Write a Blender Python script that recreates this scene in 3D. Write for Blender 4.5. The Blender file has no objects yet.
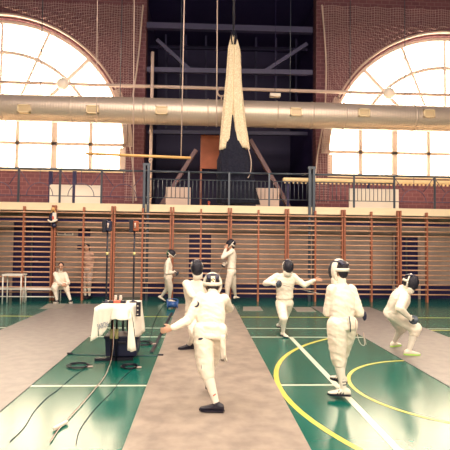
import bpy, bmesh, math, random
from mathutils import Vector, Matrix, noise
V = Vector
random.seed(4)
S = bpy.context.scene
COL = S.collection

# ------------------------------------------------------------------ camera, world, lights, exposure
F = 467.0
YAW, PITCH, ROLL = math.radians(2.94), math.radians(2.24), math.radians(0.7)
CAM = V((0, 0, 1.6))
fw = V((math.sin(YAW) * math.cos(PITCH), math.cos(YAW) * math.cos(PITCH), math.sin(PITCH)))
r0 = fw.cross(V((0, 0, 1))).normalized()
u0 = r0.cross(fw)
rt = r0 * math.cos(ROLL) + u0 * math.sin(ROLL)
up = u0 * math.cos(ROLL) - r0 * math.sin(ROLL)
cd = bpy.data.cameras.new('camera')
cam = bpy.data.objects.new('camera', cd)
COL.objects.link(cam)
m3 = Matrix((rt, up, -fw)).transposed()
cam.matrix_world = Matrix.Translation(CAM) @ m3.to_4x4()
cd.sensor_width = 36
cd.lens = 36 * F / 450
S.camera = cam


def ray(px, py):
    return fw * F + rt * (px - 225) - up * (py - 225)


def W(px, py, Y):            # the place at depth Y seen at a pixel of the photograph
    d = ray(px, py)
    return CAM + d * (Y / d.y)


def G(px, py, z=0.0):        # the place on the floor
    d = ray(px, py)
    return CAM + d * ((z - CAM.z) / d.z)


wd = bpy.data.worlds.new('sky')
S.world = wd
wd.use_nodes = True
bg = wd.node_tree.nodes['Background']
bg.inputs[0].default_value = (1.0, 0.80, 0.58, 1)
bg.inputs[1].default_value = 13.0


def area(name, loc, target, sx, sy, watts, col):
    l = bpy.data.lights.new(name, 'AREA')
    l.shape = 'RECTANGLE'
    l.size, l.size_y, l.energy, l.color = sx, sy, watts, col
    o = bpy.data.objects.new(name, l)
    COL.objects.link(o)
    o.location = loc
    o.rotation_euler = (V(target) - V(loc)).to_track_quat('-Z', 'Y').to_euler()
    return o


area('hall_lamps_rear', (1.5, -3.5, 7.2), (0, 8, 1.2), 12, 3, 1500, (1, 0.83, 0.64))
area('hall_lamps_overhead', (0, 6.0, 9.2), (0, 6.0, 0), 14, 5, 1250, (1, 0.83, 0.68))
S.view_settings.view_transform = 'Standard'
S.view_settings.look = 'None'
S.view_settings.exposure = 0.42
S.view_settings.gamma = 1
S.view_settings.use_curve_mapping = False


# ------------------------------------------------------------------ materials
def mat(name, col, rough=0.6, metal=0.0, spec=0.5, noise_amt=0.0, nscale=8.0, col2=None, bump=0.0, bscale=30.0, emit=None, detail=4.0, ior=None, coat=0.0):
    m = bpy.data.materials.new(name)
    m.use_nodes = True
    nt = m.node_tree
    b = nt.nodes['Principled BSDF']
    b.inputs['Base Color'].default_value = (*col, 1)
    b.inputs['Roughness'].default_value = rough
    b.inputs['Metallic'].default_value = metal
    b.inputs['Specular IOR Level'].default_value = spec
    if ior:
        b.inputs['IOR'].default_value = ior
    b.inputs['Coat Weight'].default_value = coat
    b.inputs['Coat Roughness'].default_value = 0.13
    tc = nt.nodes.new('ShaderNodeTexCoord')
    if noise_amt or col2:
        n = nt.nodes.new('ShaderNodeTexNoise')
        n.inputs['Scale'].default_value = nscale
        n.inputs['Detail'].default_value = detail
        nt.links.new(tc.outputs['Object'], n.inputs['Vector'])
        mx = nt.nodes.new('ShaderNodeMix')
        mx.data_type = 'RGBA'
        c2 = col2 or tuple(c * (1 - noise_amt) for c in col)
        mx.inputs['A'].default_value = (*col, 1)
        mx.inputs['B'].default_value = (*c2, 1)
        mr = nt.nodes.new('ShaderNodeMapRange')
        mr.inputs[1].default_value = 0.35
        mr.inputs[2].default_value = 0.65
        nt.links.new(n.outputs[0], mr.inputs[0])
        nt.links.new(mr.outputs[0], mx.inputs[0])
        nt.links.new(mx.outputs['Result'], b.inputs['Base Color'])
    if bump:
        n2 = nt.nodes.new('ShaderNodeTexNoise')
        n2.inputs['Scale'].default_value = bscale
        nt.links.new(tc.outputs['Object'], n2.inputs['Vector'])
        bp = nt.nodes.new('ShaderNodeBump')
        bp.inputs['Strength'].default_value = bump
        bp.inputs['Distance'].default_value = 0.02
        nt.links.new(n2.outputs[0], bp.inputs['Height'])
        nt.links.new(bp.outputs[0], b.inputs['Normal'])
    if emit:
        b.inputs['Emission Color'].default_value = (*col, 1)
        b.inputs['Emission Strength'].default_value = emit
    return m


M = {}
M['floor'] = mat('green sports floor', (0.0, 0.10, 0.075), 0.19, nscale=1.2, col2=(0.0, 0.122, 0.098), ior=1.6, spec=0.5)
M['line_white'] = mat('white floor paint', (0.62, 0.66, 0.55), 0.3)
M['line_yellow'] = mat('yellow floor paint', (0.62, 0.55, 0.10), 0.3)
M['piste'] = mat('grey piste rubber', (0.37, 0.31, 0.265), 0.38, nscale=5.0, col2=(0.25, 0.21, 0.185), detail=8, spec=0.6)
M['piste_dark'] = mat('slate piste rubber', (0.23, 0.21, 0.205), 0.42, nscale=7.0, col2=(0.18, 0.163, 0.165), detail=8, spec=0.6)
M['suit'] = mat('white fencing cotton', (0.89, 0.80, 0.70), 0.75, bump=0.5, bscale=18)
M['sock'] = mat('white sock', (0.80, 0.75, 0.68), 0.8, bump=0.1, bscale=90)
M['skin'] = mat('skin', (0.62, 0.35, 0.25), 0.5)
M['hair'] = mat('dark hair', (0.012, 0.008, 0.02), 0.5, bump=0.5, bscale=90)
M['meshblack'] = mat('black mask mesh', (0.006, 0.006, 0.02), 0.45, bump=0.4, bscale=220)
M['black'] = mat('black rubber', (0.008, 0.007, 0.022), 0.45)
M['navy'] = mat('dark blue plastic', (0.012, 0.014, 0.05), 0.4)
M['trim'] = mat('white vinyl trim', (0.82, 0.76, 0.68), 0.4)
M['blue'] = mat('blue plastic', (0.03, 0.09, 0.30), 0.3)
M['red'] = mat('red plastic', (0.65, 0.12, 0.08), 0.4)
M['green'] = mat('dark green cloth', (0.05, 0.22, 0.10), 0.6)
M['lime'] = mat('lime green rubber', (0.45, 0.75, 0.15), 0.5)
M['yellow'] = mat('yellow tape', (0.62, 0.55, 0.25), 0.5)
M['cloth'] = mat('white tablecloth', (0.84, 0.80, 0.72), 0.8, bump=0.15, bscale=15)
M['ink'] = mat('blue grey print', (0.12, 0.17, 0.28), 0.6)
M['post'] = mat('red brown wood', (0.38, 0.13, 0.075), 0.5, nscale=6, noise_amt=0.25)
M['rung'] = mat('ash rung', (0.58, 0.33, 0.22), 0.4, nscale=12, noise_amt=0.15)
M['slab'] = mat('cream painted concrete', (0.82, 0.70, 0.50), 0.7, nscale=3, noise_amt=0.06)
M['rail'] = mat('slate blue steel', (0.055, 0.07, 0.10), 0.4, metal=0.3)
M['steel'] = mat('bright steel', (0.55, 0.52, 0.48), 0.3, metal=0.9)
M['truss'] = mat('navy painted steel', (0.016, 0.014, 0.075), 0.5)
M['trusslight'] = mat('grey blue painted steel', (0.048, 0.044, 0.115), 0.5)
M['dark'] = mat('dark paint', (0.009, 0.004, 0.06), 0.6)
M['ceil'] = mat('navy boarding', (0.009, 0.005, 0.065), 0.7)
M['lower'] = mat('beige plaster', (0.41, 0.32, 0.29), 0.8, nscale=1.8, noise_amt=0.25)
M['side'] = mat('pale wall', (0.5, 0.40, 0.33), 0.8)
M['win'] = mat('glare pale window frame', (0.85, 0.72, 0.66), 0.5)  # glare from the panes is put into this pale frame colour
M['braces'] = mat('dim red brown steel', (0.13, 0.07, 0.085), 0.6)
M['wood'] = mat('honey wood', (0.72, 0.42, 0.16), 0.4, nscale=8, noise_amt=0.12)
M['palewood'] = mat('pale wood', (0.85, 0.66, 0.38), 0.5, nscale=8, noise_amt=0.1)
M['panel'] = mat('pale board', (0.56, 0.44, 0.40), 0.7, nscale=2, noise_amt=0.12)
M['panelwhite'] = mat('white board', (0.80, 0.72, 0.64), 0.7)
M['orange'] = mat('orange brown board', (0.38, 0.10, 0.045), 0.6, nscale=4, noise_amt=0.2)
M['rope'] = mat('pale rope', (0.55, 0.42, 0.38), 0.8)
M['bench'] = mat('white enamel', (0.80, 0.78, 0.74), 0.4)
M['creamnet'] = mat('cream knotted netting', (0.90, 0.78, 0.58), 0.9, nscale=28, col2=(0.70, 0.56, 0.38), bump=0.9, bscale=45)
M['darknet'] = mat('dark netting', (0.004, 0.005, 0.02), 0.95, nscale=18, col2=(0.012, 0.013, 0.03), bump=0.9, bscale=30)
M['grille'] = mat('pale grille', (0.78, 0.62, 0.40), 0.5)
M['globe'] = mat('opal globe', (0.75, 0.70, 0.65), 0.3)
M['mat'] = mat('grey mat', (0.30, 0.28, 0.25), 0.6, nscale=8, noise_amt=0.2)
M['darkred'] = mat('dark red rubber', (0.16, 0.02, 0.02), 0.5)
M['vest'] = mat('pinkish shirt', (0.62, 0.40, 0.33), 0.8)


def brick_mat(name, c1, c2, mortar, scale):
    m = mat(name, c1, 0.85)
    nt = m.node_tree
    t = nt.nodes.new('ShaderNodeTexBrick')
    tc = nt.nodes.new('ShaderNodeTexCoord')
    mp = nt.nodes.new('ShaderNodeMapping')
    mp.inputs['Rotation'].default_value = (math.pi / 2, 0, 0)
    nt.links.new(tc.outputs['Object'], mp.inputs[0])
    nt.links.new(mp.outputs[0], t.inputs[0])
    t.inputs['Color1'].default_value = (*c1, 1)
    t.inputs['Color2'].default_value = (*c2, 1)
    t.inputs['Mortar'].default_value = (*mortar, 1)
    t.inputs['Scale'].default_value = scale
    t.inputs['Mortar Size'].default_value = 0.02
    nt.links.new(t.outputs[0], nt.nodes['Principled BSDF'].inputs['Base Color'])
    return m


M['brick'] = brick_mat('red brown brick', (0.17, 0.066, 0.085), (0.13, 0.047, 0.068), (0.22, 0.11, 0.125), 1.8)

# spiral duct: galvanised steel with fine ridges
m = mat('galvanised duct', (0.56, 0.47, 0.41), 0.42, metal=0.55)
nt = m.node_tree
w = nt.nodes.new('ShaderNodeTexWave')
w.bands_direction = 'X'
w.inputs['Scale'].default_value = 4
tc = nt.nodes.new('ShaderNodeTexCoord')
nt.links.new(tc.outputs['Object'], w.inputs[0])
bp = nt.nodes.new('ShaderNodeBump')
bp.inputs['Strength'].default_value = 0.25
bp.inputs['Distance'].default_value = 0.01
nt.links.new(w.outputs['Fac'], bp.inputs['Height'])
nt.links.new(bp.outputs[0], nt.nodes['Principled BSDF'].inputs['Normal'])
M['duct'] = m

# clear window glass and safety netting
m = bpy.data.materials.new('window glass')
m.use_nodes = True
nt = m.node_tree
nt.nodes.clear()
o = nt.nodes.new('ShaderNodeOutputMaterial')
mx = nt.nodes.new('ShaderNodeMixShader')
mx.inputs[0].default_value = 0.06
tr = nt.nodes.new('ShaderNodeBsdfTransparent')
tr.inputs[0].default_value = (1, 0.985, 0.95, 1)
gl = nt.nodes.new('ShaderNodeBsdfGlossy')
gl.inputs['Roughness'].default_value = 0.05
nt.links.new(tr.outputs[0], mx.inputs[1])
nt.links.new(gl.outputs[0], mx.inputs[2])
nt.links.new(mx.outputs[0], o.inputs[0])
M['glass'] = m

m = bpy.data.materials.new('safety netting')
m.use_nodes = True
nt = m.node_tree
nt.nodes.clear()
o = nt.nodes.new('ShaderNodeOutputMaterial')
mx = nt.nodes.new('ShaderNodeMixShader')
tr = nt.nodes.new('ShaderNodeBsdfTransparent')
df = nt.nodes.new('ShaderNodeBsdfDiffuse')
df.inputs[0].default_value = (0.42, 0.30, 0.30, 1)
tc = nt.nodes.new('ShaderNodeTexCoord')
sep = nt.nodes.new('ShaderNodeSeparateXYZ')
nt.links.new(tc.outputs['Object'], sep.inputs[0])
outs = []
for ax in ('X', 'Z'):
    a = nt.nodes.new('ShaderNodeMath')
    a.operation = 'MULTIPLY'
    a.inputs[1].default_value = 1 / 0.085
    f = nt.nodes.new('ShaderNodeMath')
    f.operation = 'FRACT'
    l = nt.nodes.new('ShaderNodeMath')
    l.operation = 'LESS_THAN'
    l.inputs[1].default_value = 0.13
    nt.links.new(sep.outputs[ax], a.inputs[0])
    nt.links.new(a.outputs[0], f.inputs[0])
    nt.links.new(f.outputs[0], l.inputs[0])
    outs.append(l)
mxm = nt.nodes.new('ShaderNodeMath')
mxm.operation = 'MAXIMUM'
nt.links.new(outs[0].outputs[0], mxm.inputs[0])
nt.links.new(outs[1].outputs[0], mxm.inputs[1])
nt.links.new(mxm.outputs[0], mx.inputs[0])
nt.links.new(tr.outputs[0], mx.inputs[1])
nt.links.new(df.outputs[0], mx.inputs[2])
nt.links.new(mx.outputs[0], o.inputs[0])
M['net'] = m


# ------------------------------------------------------------------ mesh helpers
def new():
    return bmesh.new()


def box(bm, a, b):
    a, b = V(a), V(b)
    lo = V((min(a.x, b.x), min(a.y, b.y), min(a.z, b.z)))
    hi = V((max(a.x, b.x), max(a.y, b.y), max(a.z, b.z)))
    r = bmesh.ops.create_cube(bm, size=1)
    for v in r['verts']:
        v.co = V(((v.co.x + .5) * (hi.x - lo.x) + lo.x, (v.co.y + .5) * (hi.y - lo.y) + lo.y, (v.co.z + .5) * (hi.z - lo.z) + lo.z))
    return r['verts']


def frame(d):
    d = d.normalized()
    a = V((0, 0, 1)) if abs(d.z) < 0.9 else V((0, 1, 0))
    x = d.cross(a).normalized()
    return x, x.cross(d).normalized(), d


def beam(bm, a, b, w, h):    # square bar between two points
    a, b = V(a), V(b)
    x, y, d = frame(b - a)
    vs = []
    for p in (a, b):
        for sx, sy in ((-1, -1), (1, -1), (1, 1), (-1, 1)):
            vs.append(bm.verts.new(p + x * sx * w / 2 + y * sy * h / 2))
    for f in ((0, 1, 2, 3), (7, 6, 5, 4), (0, 4, 5, 1), (1, 5, 6, 2), (2, 6, 7, 3), (3, 7, 4, 0)):
        bm.faces.new([vs[i] for i in f])


def rings(bm, secs):         # closed loft through rings of equal count
    vr = [[bm.verts.new(p) for p in s] for s in secs]
    n = len(vr[0])
    for a, b in zip(vr, vr[1:]):
        for i in range(n):
            j = (i + 1) % n
            bm.faces.new((a[i], a[j], b[j], b[i]))
    bm.faces.new(list(reversed(vr[0])))
    bm.faces.new(vr[-1])


def tube(bm, pts, r, n=8):
    pts = [V(p) for p in pts]
    rs = r if isinstance(r, (list, tuple)) else [r] * len(pts)
    secs = []
    px = None
    for i, p in enumerate(pts):
        d = (pts[min(i + 1, len(pts) - 1)] - pts[max(i - 1, 0)]).normalized()
        if px is None:
            px, _, _ = frame(d)
        px = (px - d * px.dot(d)).normalized()
        py = d.cross(px)
        secs.append([p + (px * math.cos(t) + py * math.sin(t)) * rs[i] for t in [2 * math.pi * k / n for k in range(n)]])
    rings(bm, secs)


def spline(ctrl, n=8):
    c = [V(p) for p in ctrl]
    c = [c[0]] + c + [c[-1]]
    out = []
    for i in range(1, len(c) - 2):
        for k in range(n):
            t = k / n
            a, b, d, e = c[i - 1], c[i], c[i + 1], c[i + 2]
            out.append(0.5 * ((2 * b) + (d - a) * t + (2 * a - 5 * b + 4 * d - e) * t * t + (3 * b - a - 3 * d + e) * t ** 3))
    out.append(c[-2])
    return out


def oval(bm, secs, n=20):    # secs: (centre, x half vector, y half vector)
    rings(bm, [[c + x * math.cos(2 * math.pi * k / n) + y * math.sin(2 * math.pi * k / n) for k in range(n)] for c, x, y in secs])


def ell(bm, c, ax, rad, u=14, v=9):
    r = bmesh.ops.create_uvsphere(bm, u_segments=u, v_segments=v, radius=1)
    for q in r['verts']:
        q.co = V(c) + ax[0] * (q.co.x * rad[0]) + ax[1] * (q.co.y * rad[1]) + ax[2] * (q.co.z * rad[2])
    return r['verts']


def limb(bm, a, b, ra, rb, mid=None, n=16):     # tapered limb with rounded ends
    a, b = V(a), V(b)
    x, y, d = frame(b - a)
    L = (b - a).length
    prof = []
    for k in range(4):
        t = math.pi / 2 * (1 - k / 4)
        prof.append((-math.sin(t) * ra, max(math.cos(t) * ra, 0.001)))
    for k in range(7):
        t = k / 6
        r = ra + (rb - ra) * t
        if mid:
            r += mid * math.sin(math.pi * t) ** 1.0
        prof.append((L * t, r))
    for k in range(1, 5):
        t = math.pi / 2 * k / 4
        prof.append((L + math.sin(t) * rb, max(math.cos(t) * rb, 0.001)))
    oval(bm, [(a + d * s, x * r, y * r) for s, r in prof], n)


def link(name, bm, m, parent=None, smooth=True, origin=None, bevel=0):
    bmesh.ops.recalc_face_normals(bm, faces=bm.faces)
    me = bpy.data.meshes.new(name)
    if parent is not None:
        origin = root_of(parent)
    if origin is not None:
        bmesh.ops.translate(bm, verts=bm.verts, vec=-V(origin))
    bm.to_mesh(me)
    bm.free()
    me.materials.append(m)
    me.polygons.foreach_set('use_smooth', [smooth] * len(me.polygons))
    o = bpy.data.objects.new(name, me)
    COL.objects.link(o)
    if parent is not None:
        o.parent = parent
    elif origin is not None:
        o.location = origin
    if bevel:
        b = o.modifiers.new('bevel', 'BEVEL')
        b.width, b.segments = bevel, 2
    return o


def root_of(o):
    p = V(o.location)
    while o.parent:
        o = o.parent
        p += o.location
    return p


def tag(o, label=None, cat=None, group=None, kind=None):
    for k, v in (('label', label), ('category', cat), ('group', group), ('kind', kind)):
        if v:
            o[k] = v
    return o


def empty(name, loc, label, cat, group=None):
    e = bpy.data.objects.new(name, None)
    e.empty_display_size = 0.2
    COL.objects.link(e)
    e.location = loc
    return tag(e, label, cat, group)


def struct(name, bm, m, smooth=False):
    return tag(link(name, bm, m, None, smooth), kind='structure')


def remesh(bm, voxel, smooth=4, wrinkle=0.0, freq=9.0, seed=0.0):
    bmesh.ops.recalc_face_normals(bm, faces=bm.faces)
    me = bpy.data.meshes.new('t')
    bm.to_mesh(me)
    bm.free()
    o = bpy.data.objects.new('t', me)
    COL.objects.link(o)
    r = o.modifiers.new('r', 'REMESH')
    r.mode = 'VOXEL'
    r.voxel_size = voxel
    s = o.modifiers.new('s', 'SMOOTH')
    s.factor = 0.5
    s.iterations = smooth
    dg = bpy.context.evaluated_depsgraph_get()
    dg.update()
    me2 = bpy.data.meshes.new_from_object(o.evaluated_get(dg))
    bpy.data.objects.remove(o)
    bpy.data.meshes.remove(me)
    b2 = new()
    b2.from_mesh(me2)
    bpy.data.meshes.remove(me2)
    if wrinkle:
        b2.normal_update()
        mv = [(v, v.normal.copy()) for v in b2.verts]
        for v, nn in mv:
            c = v.co
            q = V((c.x * freq + seed, c.y * freq, c.z * freq * 1.9 + (c.x + c.y) * freq * 0.8))
            d = noise.noise(q)
            d = (1 - (abs(d) * 3.2) ** .7) * 0.6 + noise.noise(q * 2.1) * 0.4
            v.co = c + nn * (d * wrinkle)
    return b2


# ------------------------------------------------------------------ the hall
YW, YB, YL, YR, CEIL = 16.2, 13.08, 13.85, 21.5, 10.6     # window wall, balcony edge, lower wall, recess wall
HX = 13.5
bm = new(); box(bm, (-HX, -6, -0.1), (HX, YL, 0)); struct('floor', bm, M['floor'])
bm = new(); box(bm, (-HX, -6, CEIL), (HX, YW + .45, CEIL + 0.2)); struct('ceiling', bm, M['ceil'])
bm = new(); box(bm, (-HX - .2, -6, 0), (-HX, YW + .45, CEIL)); struct('wall_left', bm, M['side'])
bm = new(); box(bm, (HX, -6, 0), (HX + .2, YW + .45, CEIL)); struct('wall_right', bm, M['side'])
bm = new(); box(bm, (-HX, -6.2, 0), (HX, -6, CEIL)); struct('wall_front', bm, M['side'])
bm = new(); box(bm, (-HX, YL, 0), (HX, YL + .2, 2.52)); struct('wall_below_balcony', bm, M['lower'])

XL, XR = W(145, 100, YW).x, W(316, 100, YW).x           # the open central bay
cl, cr = W(-3.5, 144, YW), W(448, 156, YW)              # arch centres
RAD = 126 * YW / F
bm = new(); box(bm, (-HX, YB, 2.49), (HX, YW + .45, 2.66)); box(bm, (XL - .35, YW + .45, 2.49), (XR + .35, YR, 2.66)); struct('balcony_slab', bm, M['slab'])
bm = new(); box(bm, (-HX, YB - .02, 2.45), (HX, YB + .12, 2.49)); struct('trim_1', bm, M['slab'])


def arch_wall(name, c, x0, x1):
    bm = new()
    sill = 2.66 + 1.38
    N = 64
    if c.x - RAD > x0:
        box(bm, (x0, YW, 2.66), (c.x - RAD, YW + .45, CEIL))
    if c.x + RAD < x1:
        box(bm, (c.x + RAD, YW, 2.66), (x1, YW + .45, CEIL))
    for k in range(N):
        a, b = c.x - RAD * math.cos(math.pi * k / N), c.x - RAD * math.cos(math.pi * (k + 1) / N)
        lo, hi = max(a, x0), min(b, x1)
        if hi <= lo:
            continue
        za = c.z + math.sqrt(max(RAD ** 2 - (lo - c.x) ** 2, 0))
        zb = c.z + math.sqrt(max(RAD ** 2 - (hi - c.x) ** 2, 0))
        box(bm, (lo, YW, 2.66), (hi, YW + .45, sill))
        vs = box(bm, (lo, YW, c.z), (hi, YW + .45, CEIL))
        for v in vs:
            if v.co.z < c.z + 0.01:
                v.co.z = za if abs(v.co.x - lo) < 1e-5 else zb
    return struct(name, bm, M['brick']), sill


_, SILL = arch_wall('wall_gallery_left', cl, -HX, XL)
arch_wall('wall_gallery_right', cr, XR, HX)
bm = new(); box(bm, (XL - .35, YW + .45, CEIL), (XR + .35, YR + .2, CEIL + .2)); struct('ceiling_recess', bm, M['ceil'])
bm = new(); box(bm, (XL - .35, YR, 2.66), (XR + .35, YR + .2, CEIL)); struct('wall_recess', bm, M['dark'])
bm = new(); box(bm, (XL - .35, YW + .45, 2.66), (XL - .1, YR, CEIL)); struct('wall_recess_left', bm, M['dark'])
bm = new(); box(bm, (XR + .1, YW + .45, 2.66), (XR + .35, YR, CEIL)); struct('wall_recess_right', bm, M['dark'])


def arch_window(name, c, x0, x1):
    e = empty(name, (c.x, YW + .2, SILL), None, None)
    e['kind'] = 'structure'
    bm = new()
    y0, y1 = YW + .16, YW + .28
    ri = RAD * 94 / 126
    zt = c.z + 33 / F * YW      # transom hidden behind the duct
    def arc(r, t0, t1, wd_, n):
        for k in range(n):
            a = t0 + (t1 - t0) * k / n
            b = t0 + (t1 - t0) * (k + 1.04) / n
            beam(bm, (c.x + r * math.cos(a), (y0 + y1) / 2, c.z + r * math.sin(a)), (c.x + r * math.cos(b), (y0 + y1) / 2, c.z + r * math.sin(b)), wd_, .12)
    arc(RAD - .05, 0, math.pi, .14, 48)
    t0 = math.asin((zt - c.z) / ri)
    arc(ri, t0, math.pi - t0, .09, 36)
    for ang in (22, 46, 68, 90, 112, 134, 158):
        a = math.radians(ang)
        s0 = (zt - c.z) / math.sin(a)
        if s0 < RAD:
            beam(bm, (c.x + s0 * math.cos(a), (y0 + y1) / 2, c.z + s0 * math.sin(a)), (c.x + RAD * math.cos(a), (y0 + y1) / 2, c.z + RAD * math.sin(a)), .11 if ang in (46, 134) else .08, .12)
    box(bm, (c.x - RAD, y0, zt - .08), (c.x + RAD, y1, zt + .08))
    box(bm, (c.x - RAD, y0, c.z + .04), (c.x + RAD, y1, c.z + .15))
    box(bm, (c.x - RAD, y0, SILL), (c.x + RAD, y1, SILL + .10))
    for k in range(-3, 3):
        x = c.x + (k + .5) * 1.249
        wv = .095 if k in (-2, 1) else .06
        box(bm, (x - wv, y0, SILL), (x + wv, y1, zt))
    for s in (-1, 1):
        box(bm, (c.x + s * RAD - s * .24, y0, SILL), (c.x + s * RAD, y1, c.z))
    fr = link('window_frame', bm, M['win'], e, False)
    bm = new()
    vs = [bm.verts.new((c.x - RAD, YW + .22, SILL)), bm.verts.new((c.x + RAD, YW + .22, SILL))]
    for k in range(41):
        a = math.pi * k / 40
        vs.append(bm.verts.new((c.x + RAD * math.cos(a), YW + .22, c.z + RAD * math.sin(a))))
    bm.faces.new(vs)
    link('glass', bm, M['glass'], e, False)
    bm = new()
    box(bm, (c.x - RAD, YW - .06, SILL - .06), (min(c.x + RAD, HX), YW + .45, SILL))
    link('window_sill', bm, M['slab'], e, False)
    bm = new()
    for k in range(48):
        a, b = math.pi * k / 48, math.pi * (k + 1.03) / 48
        r = RAD + .10
        beam(bm, (c.x + r * math.cos(a), YW - .02, c.z + r * math.sin(a)), (c.x + r * math.cos(b), YW - .02, c.z + r * math.sin(b)), .26, .06)
    link('arch_moulding', bm, M['panel'], e, False)


arch_window('window_1', cl, -HX, XL)
arch_window('window_2', cr, XR, HX)

# doors and openings in the wall below the balcony
def door(n, x0, x1, z1, m, leafs=1):
    bm = new()
    box(bm, (x0, YL - .05, 0), (x1, YL - .002, z1))
    d = tag(link('door_%d' % n, bm, m, None, False, origin=((x0 + x1) / 2, YL - .03, 0)), kind='structure')
    bm = new()
    for a in (x0 - .07, x1):
        box(bm, (a, YL - .08, 0), (a + .07, YL - .002, z1 + .07))
    box(bm, (x0, YL - .08, z1), (x1, YL - .002, z1 + .07))
    link('door_frame', bm, M['lower'], d, False)
    if leafs == 2:
        bm = new(); box(bm, ((x0 + x1) / 2 - .02, YL - .09, 0), ((x0 + x1) / 2 + .02, YL - .05, z1))
        link('meeting_strip', bm, M['rail'], d, False)
    bm = new()
    hx = x0 + .12 if leafs == 1 else (x0 + x1) / 2 + .08
    tube(bm, [(hx, YL - .05, 1.02), (hx, YL - .12, 1.02), (hx + .13, YL - .12, 1.02)], .014)
    link('door_handle', bm, M['steel'], d)
    return d


door(1, W(14, 250, YL).x, W(51, 250, YL).x, 2.3, M['dark'], 2)
door(2, W(189, 250, YL).x, W(211, 250, YL).x, 1.86, M['dark'], 2)
door(3, W(394, 250, YL).x, W(417, 250, YL).x, 1.9, M['dark'], 2)
door(4, W(118, 250, YL).x, W(140, 250, YL).x, 2.0, M['lower'])
bm = new(); box(bm, (-HX, YL - .03, 0), (HX, YL - .001, .40)); struct('dark_foot_band', bm, M['dark'])  # dark navy band along the foot of the lower wall


def slab_thing(name, x0, x1, z0, z1, y, th, m, label, cat, group=None, bevel=0.005):
    bm = new()
    box(bm, (x0, y - th / 2, z0), (x1, y + th / 2, z1))
    return tag(link(name, bm, m, None, False, origin=((x0 + x1) / 2, y, z0), bevel=bevel), label, cat, group)


a, b = W(78.5, 229, YL), W(90.5, 237.5, YL)
s = slab_thing('notice_board', a.x, b.x, b.z, a.z, YL - .02, .03, M['dark'], 'dark rectangular notice on the wall behind the bars, above the standing person', 'sign')
a, b = W(77.5, 245, YL), W(81.5, 249, YL)
slab_thing('wall_plate', a.x, b.x, b.z, a.z, YL - .015, .03, M['dark'], 'small dark square plate on the wall left of the standing person\'s head', 'plate')
a, b = W(57.5, 232, YL), W(73.5, 235.6, YL)
s = slab_thing('wall_sign', a.x, b.x, b.z, a.z, YL - .02, .02, M['panelwhite'], 'long narrow pale sign on the wall above the seated person', 'sign')
bm = new()
for k in range(11):
    x = a.x + .03 + k * (b.x - a.x - .06) / 11
    if k == 5: continue
    box(bm, (x, YL - .034, b.z + .03), (x + .028, YL - .031, a.z - .03))
link('lettering', bm, M['dark'], s, False)

# ------------------------------------------------------------------ floor markings and pistes
def gline(name, y, x0, x1, m, w=.05):
    bm = new(); box(bm, (x0, y - w / 2, .0005), (x1, y + w / 2, .002)); struct(name, bm, m)


gline('floor_line', 10.2, -HX, HX, M['line_yellow'], .05)
gline('floor_line', 8.85, -HX, HX, M['line_white'], .05)
gline('floor_line', 8.03, -HX, HX, M['line_white'], .05)
gline('floor_line', 5.32, -2.0, 1.53, M['line_white'], .045)
bm = new(); box(bm, (1.53, 1.2, .0012), (1.60, 8.0, .003)); struct('floor_line', bm, M['line_white'])


def arcline(cx, cy, R, a0, a1, wd_, n=90):
    bm = new()
    prev = None
    for k in range(n + 1):
        a = math.radians(a0 + (a1 - a0) * k / n)
        p = [bm.verts.new((cx + r * math.cos(a), cy + r * math.sin(a), z)) for r, z in ((R - wd_ / 2, .0025), (R + wd_ / 2, .0025))]
        if prev:
            bm.faces.new((prev[0], prev[1], p[1], p[0]))
        prev = p
    struct('floor_line', bm, M['line_yellow'])


arcline(4.4, 5.2, 3.5, 0, 360, .06)
arcline(2.95, 5.2, 1.22, 0, 360, .045, 64)


def piste(x0, x1, y0, y1, m, label):
    bm = new(); box(bm, (x0, y0, .0005), (x1, y1, .008))
    return tag(link('fencing_piste', bm, m, None, False, origin=((x0 + x1) / 2, (y0 + y1) / 2, 0), bevel=.002), label, 'fencing piste', 'rubber fencing pistes')


piste(-3.55, -1.85, 3.2, 12.2, M['piste_dark'], 'long grey piste at left, beside the table')
piste(-.58, .88, 2.2, 12.3, M['piste'], 'central beige-grey piste under the two fencers')
piste(2.84, 4.36, 3.2, 11.9, M['piste_dark'], 'grey piste at right under the lunging fencer in green-soled shoes')

for (a, b, c, d, lab) in (((48, 304), (67, 304), (62, 309), (40, 309), 'grey mat on the green floor in front of the white bench'),
                          ((243, 307), (260, 307), (263, 311), (243, 311), 'grey mat on the floor right of the central piste\'s far end'),
                          ((293, 307.5), (311, 307.5), (316, 312), (297, 312), 'grey mat on the floor behind the outstretched hand of the far fencer')):
    bm = new()
    q = [G(*p) for p in (a, b, c, d)]
    oval_ = [[V((p.x, p.y, z)) for p in q] for z in (.0005, .012)]
    rings(bm, oval_)
    cen = sum(q, V()) / 4
    tag(link('floor_mat', bm, M['mat'], None, False, origin=cen), lab, 'mat', 'small grey floor mats')

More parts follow.
